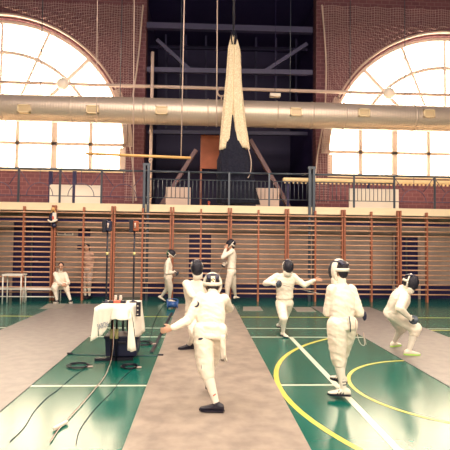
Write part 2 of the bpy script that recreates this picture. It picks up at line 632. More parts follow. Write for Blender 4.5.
# ------------------------------------------------------------------ wall bars
YP = 12.9
xs = [W(px, 250, YP).x for px in (53, 399.5)]
UNIT = (xs[1] - xs[0]) / 6
units = [xs[0] + UNIT * k for k in range(-2, 8)]
proto = None
zr = [0.22 + .136 * k for k in range(15)] + [2.245] + [2.38]
names = {0: 'far left edge', 1: 'behind the white bench', 2: 'behind the seated person and the left lamp stand', 3: 'behind the right lamp stand', 4: 'behind the young fencer walking on the left',
         5: 'behind the fencer adjusting a mask', 6: 'behind the fencer with outstretched arms', 7: 'behind the fencer standing at right with back turned', 8: 'behind the crouching fencer at far right'}
labs = ['wooden wall bars at the far left end of the row',
        'wooden wall bars behind the white bench, over the dark doorway',
        'wooden wall bars behind the seated person and the figure by the wall',
        'wooden wall bars behind the two black scoring lamps',
        'wooden wall bars behind the young fencer walking at left',
        'wooden wall bars behind the fencer lifting a hand to the mask',
        'wooden wall bars left of the standing back-turned fencer\'s mask, behind the outstretched arm',
        'wooden wall bars between the standing back-turned fencer and the crouching fencer',
        'wooden wall bars at the far right, behind the crouching fencer',
        ]
for i, x in enumerate(units[:-1]):
    if proto is None:
        e = empty('wall_bars', (x, YP, 0), labs[i], 'wall bars', 'wall bars along the back wall')
        for px in (.035, UNIT / 2, UNIT - .035):
            bm = new(); box(bm, (x + px - .024, YP - .02, 0), (x + px + .024, YP + .09, 2.58 if abs(px - UNIT / 2) > .1 else 2.54))
            link('upright', bm, M['post'], e, False, bevel=.004)
        for z in zr:
            bm = new()
            yy = YP - (.05 if z > 2.3 else 0)
            oval(bm, [(V((xx, yy, z)), V((0, .014, 0)), V((0, 0, .020))) for xx in (x + .02, x + UNIT - .02)], 10)
            link('rung', bm, M['rung'], e)
        proto = e
    else:
        e = proto.copy(); COL.objects.link(e); e.location = (x, YP, 0); e['label'] = labs[i]
        for ch in list(proto.children):
            c = ch.copy(); COL.objects.link(c); c.parent = e

# long dark bar with brackets, drawn for a dark band behind the bars
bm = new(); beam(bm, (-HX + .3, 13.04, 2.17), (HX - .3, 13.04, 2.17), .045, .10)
r = tag(link('dark_band_bar', bm, M['dark'], None, False, origin=(0, 13.04, 2.17)), 'long dark bar running behind the top of the wall bars', 'rail')
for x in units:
    bm = new(); box(bm, (x - .03, YP + .09, 2.06), (x + .03, 13.04, 2.13)); link('bracket', bm, M['dark'], r, False)

# tall paired steel columns that rise from the floor past the balcony
for px, sd in ((143, 'left'), (309.3, 'right')):
    p = W(px, 250, 13.03); q = W(px + 4.2, 250, 13.03)
    e = empty('double_column', (p.x, 13.03, 0), 'pair of slim dark steel posts at the %s, rising past the balcony edge' % sd, 'posts', 'paired steel posts')
    for x in (p.x, q.x):
        bm = new(); box(bm, (x - .035, 12.998, 0), (x + .035, 13.055, 3.78)); link('post', bm, M['rail'], e, False, bevel=.004)
    bm = new(); box(bm, (p.x - .05, 12.995, 3.74), (q.x + .05, 13.058, 3.80)); link('head_plate', bm, M['rail'], e, False)

# ------------------------------------------------------------------ balcony railing
YRL = 13.17
post_px = [-22, 19, 60.3, 101.7, 145, 188.7, 229, 269, 311, 353.5, 393.7, 434, 474]
post_x = [W(p, 190, YRL).x for p in post_px]
ztop = 3.60
secl = ['at the far left', 'above the white bench', 'above the dark lamp stands, with arcs', 'left of the left paired posts, with spokes', 'right of the left paired posts', 'below the orange board',
        'in front of the hanging dark net', 'left of the right paired posts', 'right of the right paired posts', 'before the white board at right', 'at the right, before the dark brick', 'at the far right edge']
secl = ['at the far left edge, over the dark doorway', 'above the white bench, in front of the left white board', 'in front of the second white board, above the lamps', 'between the second white board and left paired posts',
        'just right of the left paired posts', 'below the orange-brown board', 'directly in front of the hanging dark net', 'between the hanging net and right paired posts',
        'just right of the right paired posts', 'in front of the white slatted board at right', 'over the far right wall bars', 'at the far right edge']
for i in range(12):
    x0, x1 = post_x[i], post_x[i + 1]
    e = empty('railing', (x0, YRL, 2.66), 'slate steel balcony railing section ' + secl[i], 'railing', 'balcony railing sections')
    bm = new(); box(bm, (x0 - .025, YRL - .06, 2.54), (x0 + .025, YRL - .02, ztop)); link('post', bm, M['rail'], e, False)
    bm = new(); tube(bm, [(x0, YRL, ztop), (x1, YRL, ztop)], .028); link('handrail', bm, M['rail'], e)
    bm = new()
    tube(bm, [(x0, YRL, 2.86), (x1, YRL, 2.86)], .012, 6)
    if 4 <= i <= 9:
        tube(bm, [(x0, YRL, 3.38), (x1, YRL, 3.38)], .014, 6)
        n = 10
        for k in range(1, n):
            x = x0 + (x1 - x0) * k / n
            tube(bm, [(x, YRL, 2.86), (x, YRL, 3.38)], .010, 6)
    else:
        xm = (x0 + x1) / 2
        tube(bm, [(x0, YRL, ztop - .02), (xm - .28, YRL, 3.16), (xm - .28, YRL, 3.16)], .010, 6)
        tube(bm, [(x1, YRL, ztop - .02), (xm + .28, YRL, 3.16), (xm + .28, YRL, 3.16)], .010, 6)
        tube(bm, [(xm, YRL, 3.25), (xm, YRL, ztop)], .008, 6)
        tube(bm, [(xm + .36 * math.cos(math.pi * k / 14), YRL, 2.86 + .36 * math.sin(math.pi * k / 14)) for k in range(15)], .010, 6)
    link('infill_bars', bm, M['rail'] if 4 <= i <= 9 else M['trusslight'], e)

# boards and ledges behind the railing
def pboard(px0, py0, px1, py1, Y, m, name, label, group=None, th=.05):
    a, b = W(px0, py0, Y), W(px1, py1, Y)
    return slab_thing(name, a.x, b.x, 2.66, a.z, Y, th, m, label, 'board', group)


pboard(50, 184.5, 72, 202, 13.6, M['panelwhite'], 'white_board', 'white board standing on the balcony, left one of the pair at left', 'white boards on the balcony')
pboard(75.5, 185, 100.5, 202, 13.6, M['panelwhite'], 'white_board', 'white board on the balcony, right one of the pair at left', 'white boards on the balcony')
pboard(349, 188.5, 398.5, 207, 13.6, M['panelwhite'], 'white_board', 'wide white board on the balcony under the right window', 'white boards on the balcony')
pboard(166, 187, 190.5, 203, 14.4, M['panel'], 'grey_box_board', 'pinkish board on the balcony below the diagonal brace at left', 'pinkish boards in the centre bay')
pboard(256, 188, 279, 206, 14.4, M['panel'], 'grey_box_board', 'pinkish board on the balcony right of the hanging dark net', 'pinkish boards in the centre bay')
a, b = W(283, 178, 13.9), W(452, 186, 13.9)
e = empty('long_bench_top', (a.x, 13.9, 2.66), 'long pale wooden ledge behind the railing at right, under the window', 'ledge')
bm = new(); box(bm, (a.x, 13.78, a.z - .09), (b.x + 2.2, 14.02, a.z)); link('plank', bm, M['palewood'], e, False, bevel=.006)
bm = new()
top_, pr_ = a.z - .085, []
x = a.x + .03
while x < b.x + 2.1:
    pr_ += [(x, a.z - .11), (x, a.z - .17), (x + .04, a.z - .17), (x + .04, a.z - .11)]
    x += .125
pr_ = [(a.x, top_), (a.x, a.z - .11)] + pr_ + [(x, a.z - .11), (x, top_)]
f0 = bm.faces.new([bm.verts.new((u, 13.8, w_)) for u, w_ in pr_])
ex = bmesh.ops.extrude_face_region(bm, geom=[f0])
bmesh.ops.translate(bm, verts=[v for v in ex['geom'] if isinstance(v, bmesh.types.BMVert)], vec=(0, .05, 0))
link('slat_ends', bm, M['palewood'], e, False)
for fx in (a.x + .15, (a.x + b.x) / 2, b.x + .3, b.x + 2.0):
    bm = new(); box(bm, (fx - .03, 13.87, 2.66), (fx + .03, 13.93, a.z - .09)); link('leg', bm, M['dark'], e, False)
# dark posts between the white boards
for px, lab in ((50, 'dark narrow post at the left edge of the left white board'), (73.8, 'dark narrow post between the two white boards')):
    p = W(px, 190, 13.7)
    slab_thing('wall_post', p.x - .05, p.x + .05, 2.66, W(px, 171, 13.7).z, 13.75, .08, M['truss'], lab, 'post', 'dark posts beside the white boards', 0)

# ------------------------------------------------------------------ central bay steelwork
Yt = 16.0
def steel(name, pts, w, m, label, cat='beam', group=None, Y=Yt, h=None):
    bm = new()
    a, b = W(*pts[0], Y), W(*pts[1], Y)
    beam(bm, a, b, w, h or w)
    return tag(link(name, bm, m, None, False, origin=(a + b) / 2), label, cat, group)


steel('roof_beam', ((147, 26), (312, 31)), .20, M['trusslight'], 'uppermost horizontal steel beam across the dark central bay')
steel('roof_beam', ((147, 70), (312, 73)), .16, M['trusslight'], 'middle horizontal steel beam across the dark central bay')
steel('roof_brace', ((157, 40), (191, 71)), .12, M['trusslight'], 'diagonal brace at upper left of the dark central bay', group='diagonal roof braces')
steel('roof_brace', ((307, 44), (264, 72)), .12, M['trusslight'], 'diagonal brace at upper right of the dark central bay', group='diagonal roof braces')
steel('lower_brace', ((196, 150), (159, 209)), .20, M['braces'], 'dim reddish diagonal brace at lower left of the central bay', group='lower diagonal braces', Y=15.0, h=.12)
steel('lower_brace', ((250, 140), (291, 211)), .20, M['braces'], 'dim reddish diagonal brace right of the hanging net', group='lower diagonal braces', Y=15.0, h=.12)
steel('joist', ((147, 47), (312, 50)), .12, M['truss'], 'thin dark joist between the two upper beams', Y=18)
steel('joist', ((147, 132), (312, 134)), .14, M['truss'], 'dark joist seen just under the duct in the central bay', Y=18)
for px in (166, 186, 206, 256, 276, 296):
    steel('rafter', ((px, 8), (px, 128)), .08, M['truss'], 'thin dark upright in the roof space behind the steel beams', 'rafter', 'dark uprights in the roof space', Y=20)
p0, p1 = W(152.7, 52, 14.9), W(153.2, 203, 14.9)
bm = new(); tube(bm, [(p0.x, 14.9, 2.66), (p0.x, 14.9, p0.z)], .05); tube(bm, [(p0.x, 14.9, 4.2), (p0.x, 14.9, 4.28)], .065)
tag(link('vertical_pipe', bm, M['rope'], None, True, origin=(p0.x, 14.9, 2.66)), 'pale vertical pipe rising beside the left paired posts', 'pipe')
a, b = W(201.5, 138, 15.4), W(219, 169, 15.4)
slab_thing('hanging_board', a.x, b.x, b.z, a.z + .1, 15.4, .06, M['orange'], 'orange-brown board between the hanging net and the wooden bar', 'board')
p = W(201.5, 160, 15.45)
slab_thing('board_post', p.x - .04, p.x + .02, 2.66, 5.2, 15.45, .05, M['post'], 'thin reddish post at the left edge of the orange-brown board', 'post')
bm = new()
ell(bm, W(209, 202.3, 15.2), (V((1, 0, 0)), V((0, 1, 0)), V((0, 0, 1))), (.045, .045, .045))
pl = W(209, 202.3, 15.2)
box(bm, (pl.x - .03, 15.17, 2.66), (pl.x + .03, 15.23, pl.z))
tag(link('small_lamp', bm, M['red'], None, True, origin=(pl.x, 15.2, 2.66)), 'tiny red lamp on the balcony floor left of the hanging net', 'lamp')

# long thin pipe with globes in front of the windows
YPp = 15.3
a, b = W(-40, 84.5, YPp), W(490, 93, YPp)
zz = (a.z + b.z) / 2
bm = new(); tube(bm, [(-HX, YPp, zz), (HX, YPp, zz)], .055, 10)
tag(link('long_pipe', bm, M['panel'], None, True, origin=(0, YPp, zz)), 'long thin horizontal pipe crossing the windows above the duct', 'pipe')
for px, lab in ((63.5, 'left'), (388, 'right')):
    p = W(px, 90, YPp)
    e = empty('globe_lamp', (p.x, YPp, zz), 'round opal lamp hanging on the long pipe before the %s arched window' % lab, 'lamp', 'globe lamps on the pipe')
    bm = new(); ell(bm, (p.x, YPp - .1, zz - .03), (V((1, 0, 0)), V((0, 1, 0)), V((0, 0, 1))), (.2, .14, .2), 20, 14); link('globe', bm, M['globe'], e)
    bm = new(); box(bm, (p.x - .05, YPp - .07, zz - .07), (p.x + .05, YPp + .07, zz + .08)); link('clamp', bm, M['rail'], e, False)
p = W(275, 95.5, 14.9)
bm = new(); box(bm, (p.x - .17, 14.8, p.z - .05), (p.x + .17, 15.0, p.z + .05))
sl = tag(link('strip_lamp', bm, M['panelwhite'], None, False, origin=p), 'short white strip lamp just above the duct in the central bay', 'lamp')

bm = new(); tube(bm, [(p.x, 14.9, p.z + .04), (p.x, 14.9, CEIL)], .008, 6); link('hanger_rod', bm, M['dark'], sl)

# ventilation duct
YD = 14.2
a = W(225, 113.3, YD)
e = empty('ventilation_duct', (0, YD, a.z), 'large round galvanised ventilation duct spanning the whole hall', 'duct')
RD = .40
bm = new(); tube(bm, [(x, YD, a.z) for x in [-HX + k * 0.5 for k in range(int(4 * HX) + 1)]], RD, 40); link('pipe', bm, M['duct'], e)
for px in (5, 73, 145, 208, 276, 311, 343, 412):
    x = W(px, 113, YD).x
    bm = new(); tube(bm, [(x - .02, YD, a.z), (x + .02, YD, a.z)], RD + .015, 40); link('joint_ring', bm, M['duct'], e)
for px in (24, 92.5, 161.5, 296, 364, 429, -44):
    q = W(px, 109.5 + (px - 90) * .012, YD - RD)
    bm = new()
    x0, x1, z0, z1 = q.x - .175, q.x + .175, q.z - .12, q.z + .12
    for bb in ((x0, z0, x1, z0 + .03), (x0, z1 - .03, x1, z1), (x0, z0, x0 + .03, z1), (x1 - .03, z0, x1, z1)):
        box(bm, (bb[0], YD - RD - .045, bb[1]), (bb[2], YD - RD + .09, bb[3]))
    g = link('vent_grille', bm, M['grille'], e, False)
    bm = new()
    for k in range(9):
        xx = x0 + .035 + k * .031
        box(bm, (xx, YD - RD - .03, z0 + .02), (xx + .016, YD - RD + .07, z1 - .02))
    for_p = link('vane', bm, M['grille'], g, False)
    for_p.location = (0, 0, 0)
for px in (40, 120, 180, 290, 350, 405):
    x = W(px, 100, YD).x
    bm = new(); tube(bm, [(x, YD, a.z + RD - .02), (x, YD, CEIL)], .012, 6); link('hanger_rod', bm, M['rail'], e)
q = W(221.5, 92, 14.2)
bm = new(); tube(bm, [q + V((.13 * math.cos(t), 0, .13 * math.sin(t))) for t in [math.radians(60 + 12 * k) for k in range(24)]], .03, 8)
box(bm, (q.x - .02, q.y - .02, q.z - .25), (q.x + .02, q.y + .02, q.z - .1))
tag(link('ring_hook', bm, M['rope'], None, True, origin=q), 'pale ring hook on top of the duct just left of the cream net bundle', 'hook')

# ------------------------------------------------------------------ safety nets beside the windows
def net(label, edge, side, c):
    e = empty('safety_net', W(edge[-1][0], edge[-1][1], 15.75), label, 'net', 'safety nets before the windows')
    bm = new()
    rows = []
    E = spline([W(px, py, 15.75) for px, py in edge], 8)
    for p in E:
        row = []
        for k in range(21):
            dz = p.z - c.z
            xin = c.x - side * ((math.sqrt(max((RAD + .12) ** 2 - dz * dz, 0)) if dz > 0 else RAD + .05))
            x = p.x + (xin - p.x) * k / 20
            row.append(bm.verts.new((x, 15.75 + .06 * math.sin(k * 1.9 + p.z * .8), p.z)))
        rows.append(row)
    for a, b in zip(rows, rows[1:]):
        for k in range(20):
            bm.faces.new((a[k], a[k + 1], b[k + 1], b[k]))
    link('mesh', bm, M['net'], e)
    bm = new(); tube(bm, E, .028, 8); link('hem_rope', bm, M['panel'], e)


net('fine safety net hanging over the right part of the left arched window', [(143, 5), (138, 60), (132, 100), (127, 125), (132, 160), (136, 201)], -1, cl)
net('fine safety net hanging over the left part of the right arched window', [(322, 5), (326, 60), (325, 110), (322, 130), (317, 160), (313, 203)], 1, cr)

# ------------------------------------------------------------------ ropes, bar and hanging bundle
def rope(px, y0, y1, Y, r, label):
    a, b = W(px[0], y0, Y), W(px[1], y1, Y)
    bm = new(); tube(bm, [V((a.x, Y, CEIL if y0 < 0 else a.z)), b], r, 6)
    return tag(link('hanging_rope', bm, M['rope'], None, True, origin=b), label, 'rope', 'thin hanging ropes')


YH = 11.6
rope((133, 133), -5, 203, 12.6, .013, 'thin rope hanging left of the left paired posts')
rope((185, 181), -5, 156.5, YH, .014, 'thin rope that carries the right end of the wooden bar')
rope((217, 216.5), -5, 127, 12.9, .016, 'thin rope hanging just left of the net bundle, ending at the duct')
rope((96, 96), -5, 153.5, YH, .008, 'very thin rope that carries the left end of the wooden bar')
a, b = W(86, 153.5, YH), W(191, 158, YH)
bm = new(); tube(bm, [a, b], .035, 10)
bb = tag(link('wooden_bar', bm, M['wood'], None, True, origin=a), 'honey-coloured wooden bar hung on ropes before the left window', 'bar')

e = empty('hanging_net_bundle', V((W(238, 204, 13.46).x, 13.46, 2.77)), 'gathered cream and dark net bundle hanging in the centre of the hall', 'net')
YN = 13.46
YNc = 13.14


def folded(secs, nf, amp, n=64, ph=0.0):
    bm = new()
    R = []
    for j, (pl_, pr_, py, dp) in enumerate(secs):
        a, b = W(pl_, py, YN), W(pr_, py, YN)
        c, hx = (a + b) / 2, (b.x - a.x) / 2
        ring = []
        for k in range(n):
            t = 2 * math.pi * k / n
            f = 1 + amp * math.sin(nf * t + ph + .12 * j) + amp * .5 * math.sin(nf * 2.3 * t + j * .3)
            ring.append(c + V((hx * math.cos(t) * f, dp * math.sin(t) * f, .02 * math.sin(3 * t + j))))
        R.append(ring)
    rings(bm, R)
    return bm


def dense(s, n=5):
    out = []
    for a, b in zip(s, s[1:]):
        for k in range(n):
            out.append(tuple(a[i] + (b[i] - a[i]) * k / n for i in range(4)))
    return out + [s[-1]]


link('cream_fold', folded(dense([(231, 233, 35, .03), (228, 235, 49, .08), (226, 234.5, 78, .11), (223, 233.5, 106, .14), (221, 231.5, 128, .15), (219.3, 229.5, 150, .15)]), 9, .07), M['creamnet'], e)
link('cream_fold', folded(dense([(233, 236, 36, .03), (233, 240, 49, .09), (232, 241.3, 78, .13), (231.5, 243.5, 106, .15), (233.5, 246.5, 130, .16), (237, 249.5, 149, .16)]), 9, .07, ph=1), M['creamnet'], e)
link('dark_net', folded(dense([(231, 234, 116, .06), (229, 238, 135, .12), (222, 245, 148, .2), (217.5, 251, 160, .2), (217.5, 253, 178, .2), (217.5, 256, 192, .21), (217.5, 259, 203.8, .22)]), 13, .06), M['darknet'], e)
bm = new()
tube(bm, [V((W(233.5, 30, YN).x, YN, CEIL)), W(233.5, 37, YN)], .035, 8)
for dx in (-2, 1.5, 3):
    tube(bm, spline([W(233.5, 29, YN), W(233.5 + dx, 36, YN - .05), W(233.5 + dx * .6, 44, YN - .1)]), .02, 6)
link('knotted_rope', bm, M['black'], e)
bm = new()
tube(bm, spline([W(248, 148, YN - .15), W(251, 160, YN - .2), W(250.5, 172, YN - .2), W(248, 178, YN - .25)]), .014, 6)
link('loose_cord', bm, M['rope'], e)

# ------------------------------------------------------------------ bench at the left
YBn = 12.64
p0, p1 = W(24, 290, YBn), W(60.5, 290, YBn)
e = empty('bench', (p0.x, YBn, 0), 'long low white bench with thin legs in front of the wall bars', 'bench')
zs = .36
bm = new(); box(bm, (p0.x - 1.4, YBn - .14, zs - .045), (p1.x, YBn + .14, zs)); link('seat', bm, M['bench'], e, False, bevel=.008)
for x in (p0.x - 1.35, p0.x + .02, p1.x - .03):
    for y in (-.11, .11):
        bm = new(); tube(bm, [(x, YBn + y, 0), (x, YBn + y, zs - .03)], .016); link('leg', bm, M['bench'], e)
bm = new(); tube(bm, [(p0.x - 1.35, YBn - .11, .14), (p1.x - .03, YBn - .11, .14)], .014); link('stretcher', bm, M['bench'], e)
q0, q1 = W(5, 276, YBn - .35), W(25, 276, YBn - .35)
e = empty('side_table', (q0.x, YBn - .35, 0), 'small white table with thin legs at the left end of the bench', 'table')
bm = new(); box(bm, (q0.x, YBn - .55, .71), (q1.x, YBn - .2, .75)); link('table_top', bm, M['bench'], e, False, bevel=.006)
for x in (q0.x + .02, q1.x - .03):
    for y in (-.52, -.23):
        bm = new(); tube(bm, [(x, YBn + y, 0), (x, YBn + y, .72)], .016); link('leg', bm, M['bench'], e)

# soft toy-like bundle hung on the bars
c = W(53.3, 218, 12.8)
e = empty('hanging_bag', c, 'small navy, white and red bag hung on the bars above the seated person', 'bag')
bm = new(); ell(bm, c, (V((1, 0, 0)), V((0, 1, 0)), V((0, 0, 1))), (.115, .07, .16)); link('pouch', remesh(bm, .012, 2, .01, 14), M['navy'], e)
bm = new(); box(bm, c + V((0, -.09, -.1)), c + V((.1, -.03, .14))); link('side_panel', bm, M['panelwhite'], e, False, bevel=.01)
bm = new(); ell(bm, c + V((.02, -.09, .0)), (V((1, 0, 0)), V((0, 1, 0)), V((0, 0, 1))), (.03, .02, .05)); link('badge', bm, M['red'], e)
bm = new(); tube(bm, spline([c + V((-.12, -.06, -.06)), c + V((-.03, -.1, -.11)), c + V((.08, -.08, -.08)), c + V((.12, -.05, -.04))]), .022, 8); link('white_band', bm, M['panelwhite'], e)
bm = new(); ell(bm, c + V((.03, -.02, -.2)), (V((1, 0, 0)), V((0, 1, 0)), V((0, 0, 1))), (.07, .05, .06)); link('pocket', bm, M['navy'], e)
bm = new(); tube(bm, spline([c + V((-.06, 0, .13)), c + V((0, -.02, .25)), c + V((.06, 0, .13))]), .018, 8); ell(bm, c + V((.0, -.03, .24)), (V((1, 0, 0)), V((0, 1, 0)), V((0, 0, 1))), (.05, .04, .05)); link('strap', bm, M['wood'], e)

# ------------------------------------------------------------------ scoring table
TZ = .76
nl, nr, fr, fl = G(95, 307.5, TZ), G(131, 306.5, TZ), G(141.5, 300.5, TZ), G(107.5, 300.5, TZ)
cen = (nl + nr + fr + fl) / 4
tb = empty('scoring_table', (cen.x, cen.y, 0), 'small dark-legged table under a white cloth between the left and central pistes', 'table')
bm = new(); rings(bm, [[V((p.x, p.y, z)) for p in (nl, nr, fr, fl)] for z in (TZ - .03, TZ - .008)]); link('table_top', bm, M['navy'], tb, False)
for px, py in ((111.2, 361), (116, 361)):
    p = G(px, py)
    bm = new(); tube(bm, [(p.x, p.y, .005), (p.x, p.y, TZ - .03)], .015, 10); l = link('leg', bm, M['black'], tb)
    bm = new(); tube(bm, [(p.x, p.y, .30), (p.x, p.y, .43)], .025, 12); link('tape', bm, M['yellow'], l)
for px in (122.5, 127):
    p = G(px, 350)
    bm = new(); tube(bm, [(p.x, p.y, .005), (p.x, p.y, TZ - .03)], .016, 10); link('leg', bm, M['black'], tb)
a, b = G(94, 361.8), G(133, 361)
bm = new(); beam(bm, a + V((0, .05, .02)), b + V((0, .05, .02)), .06, .035); link('foot_bar', bm, M['black'], tb, False)

# tablecloth: top sheet and hanging flaps
bm = new()


def sheet(bm, top, bot, n=14, m_=10, wave=.012, ph=0.0):
    g = []
    for j in range(m_ + 1):
        row = []
        for i in range(n + 1):
            u, v = i / n, j / m_
            def along(L, u):
                k = u * (len(L) - 1); a = min(int(k), len(L) - 2); return L[a].lerp(L[a + 1], k - a)
            p = along(top, u).lerp(along(bot, u), v)
            off = wave * v * math.sin(u * 17 + ph + v * 2)
            row.append(bm.verts.new(p + V((off, off, 0))))
        g.append(row)
    for a, b in zip(g, g[1:]):
        for i in range(n):
            bm.faces.new((a[i], a[i + 1], b[i + 1], b[i]))


def T(px, py, ref):      # point straight in front of a table edge point
    return W(px, py, ref.y)


z0 = V((0, 0, .004))
nl2, nr2 = nl + V((0, -.02, 0)), nr + V((0, -.02, 0))
sheet(bm, [fl + z0, fr + z0], [nl2 + z0, nr2 + z0], wave=.004)
yf = nl2.y - .01
# left corner flap, front swag, right drape, far right drape
sheet(bm, [nl2 + z0, W(112.5, 307.4, yf)], [W(99.5, 337, yf), W(104, 333, yf), W(111, 320, yf + .02)], ph=1, wave=.006)
sheet(bm, [fl + z0, nl2 + z0], [W(98, 325, fl.y - .3), W(94, 337, yf + .1), W(90.4, 341.5, yf - .03), W(92.5, 332, yf - .01)], ph=2, wave=.006)
sheet(bm, [nl2 + z0, W(97.5, 310, yf)], [W(90.4, 341.5, yf - .03), W(97.5, 337.5, yf - .01)], ph=2, wave=.003)
sheet(bm, [W(112.5, 307.4, yf), nr2 + z0], [W(111, 320, yf), W(116, 319, yf - .03), W(121, 320.5, yf), W(127, 320, yf), W(131, 319, yf)], ph=3, wave=.006)
sheet(bm, [W(128.5, 307, yf), nr2 + z0], [W(127.5, 350, yf - .03), W(131.5, 352, yf - .04), W(135.8, 350.5, yf - .02)], ph=1, wave=.005)
sheet(bm, [nr2 + z0, fr + z0], [W(136, 337, yf + .05), W(139, 336.5, (yf + fr.y) / 2), W(141, 334.5, fr.y - .1), W(144.6, 331, fr.y)], ph=2, wave=.008)
cl_ = tag(link('tablecloth', bm, M['cloth'], None, True, origin=cen + V((0, 0, .004))), 'crumpled white cloth draped over the scoring table', 'tablecloth')
sd = cl_.modifiers.new('thick', 'SOLIDIFY'); sd.thickness = .004
# printed word on the left flap
fc = bpy.data.curves.new('print', 'FONT')
fc.body = 'SAIRON'
fc.size = .115
fc.extrude = .0008
fo = bpy.data.objects.new('t', fc)
COL.objects.link(fo)
dg = bpy.context.evaluated_depsgraph_get(); dg.update()
me = bpy.data.meshes.new_from_object(fo.evaluated_get(dg))
bpy.data.objects.remove(fo)
me.materials.clear(); me.materials.append(M['ink'])
pr = bpy.data.objects.new('printed_word', me)
COL.objects.link(pr)
pr.parent = cl_
wp = W(98.2, 329.5, yf - .022)
pr.location = wp - cl_.location
pr.rotation_euler = (math.radians(90), math.radians(-17), 0)
pr.scale = (.34, .85, 1)

# things on and around the table
p = G(117.5, 303.3, TZ)
e = empty('scoring_machine', p + V((0, 0, .004)), 'low black scoring machine with a red display on the tablecloth', 'scoring machine')
zc = TZ + .002
bm = new(); box(bm, (p.x - .115, p.y - .04, zc), (p.x + .115, p.y + .04, zc + .035)); link('case', bm, M['black'], e, False, bevel=.004)
bm = new(); box(bm, (p.x - .045, p.y - .046, zc + .004), (p.x + .045, p.y + .01, zc + .04)); link('red_display', bm, M['red'], e, False)
for px, lab in ((115.5, 'left of the two small clear cups standing behind the scoring machine'), (120.6, 'right of the two small clear cups standing behind the scoring machine')):
    q = G(px, 300.8, TZ)
    bm = new(); oval(bm, [(V((q.x, q.y, zc + z)), V((r, 0, 0)), V((0, r, 0))) for z, r in ((.001, .020), (.03, .022), (.055, .024), (.06, .018), (.065, .018))], 14)
    c_ = tag(link('cup', bm, M['rope'], None, True, origin=(q.x, q.y, zc)), lab, 'cup', 'small cups on the table')
    bm = new(); oval(bm, [(V((q.x, q.y, zc + z)), V((r, 0, 0)), V((0, r, 0))) for z, r in ((.064, .019), (.075, .019))], 14)
    link('lid', bm, M['panelwhite'], c_)

def lampstand(px, py_foot, side, label):
    p = G(px, py_foot, TZ)
    p.z = TZ + .003
    zt = W(px, 219.5, p.y).z
    zb = W(px, 232.5, p.y).z
    e = empty('scoring_lamp', p, label, 'scoring lamp', 'scoring lamps on stands')
    bm = new(); tube(bm, [(p.x, p.y, p.z), (p.x, p.y, zb + .06)], .0125, 12); link('pole', bm, M['black'], e)
    bm = new(); oval(bm, [(p + V((0, 0, z)), V((r, 0, 0)), V((0, r, 0))) for z, r in ((.0, .055), (.012, .055), (.02, .02), (.05, .017))], 18); link('base', bm, M['black'], e)
    zm = W(px, 253.5, p.y).z
    bm = new(); tube(bm, [(p.x, p.y, zm - .02), (p.x, p.y, zm + .02)], .018, 12); link('tape_ring', bm, M['yellow'], e)
    bm = new(); box(bm, (p.x - .07, p.y - .05, zb), (p.x - .015, p.y + .06, zt)); link('lamp_case', bm, M['black'], e, False, bevel=.008)
    bm = new(); box(bm, (p.x - .018, p.y - .035, zb + .02), (p.x + .055, p.y + .045, zt - .02)); l = link('lens', bm, M['navy'] if side == 0 else M['orange'], e, False, bevel=.012)
    bm = new(); tube(bm, [(p.x + .01, p.y - .04, zb + .06), (p.x + .01, p.y - .04, zt - .05)], .012, 8); link('lamp_strip', bm, M['panel'], l)


lampstand(106.1, 303, 0, 'black scoring lamp on a tall pole, left one of the two on the table')
lampstand(133.2, 302.6, 1, 'black scoring lamp with a reddish lens, right one of the two on the table')
p = G(138.5, 303, TZ)
e = empty('clamp_box', (p.x, p.y, TZ - .12), 'black and white label box hanging at the table\'s right edge', 'box')
p = W(138.4, 309.5, nr.y + .14)
bm = new(); box(bm, p + V((-.03, -.02, -.09)), p + V((.03, .02, .10))); link('case', bm, M['black'], e, False, bevel=.004)
for k in range(3):
    bm = new(); box(bm, p + V((-.018, -.024, -.065 + k * .055)), p + V((.004, -.019, -.055 + k * .055))); link('label_strip', bm, M['panelwhite'], e, False)

a = G(101.5, 362.5)
e = empty('equipment_crate', (a.x + .2, a.y + .27, 0), 'dark blue plastic crate on the floor under the table', 'crate')
ww = G(136.5, 362.5).x - a.x
x0, y0_ = a.x, G(115.2, 361).y + .045
bm = new()
oval_ = [[V((x0 + ww * u, y0_ + .38 * v, z)) for u, v in ((0.03, .03), (.97, .03), (.97, .97), (.03, .97))] for z in (.01, .02)]
rings(bm, [[V((x0 + ww * (.5 + (u - .5) * s), y0_ + .38 * (.5 + (v - .5) * s), z)) for u, v in ((0, 0), (1, 0), (1, 1), (0, 1))] for z, s in ((.045, .9), (.285, .96))])
link('body', bm, M['navy'], e, False, bevel=.01)
bm = new(); box(bm, (x0 - .005, y0_ - .005, .28), (x0 + ww + .005, y0_ + .385, .32)); link('lid', bm, M['navy'], e, False, bevel=.008)
bm = new(); box(bm, (x0 + ww * .35, y0_ - .018, .22), (x0 + ww * .65, y0_ + .002, .25)); link('handle', bm, M['black'], e, False, bevel=.004)

# cables, reels and strips on the floor
def cable(pts, r, m, label, name='floor_cable', z=None):
    P = spline([G(px, py) + V((0, 0, (z or r) + .001)) for px, py in pts], 8)
    bm = new(); tube(bm, P, r, 8)
    return tag(link(name, bm, m, None, True, origin=P[0]), label, 'cable', 'cables on the floor')


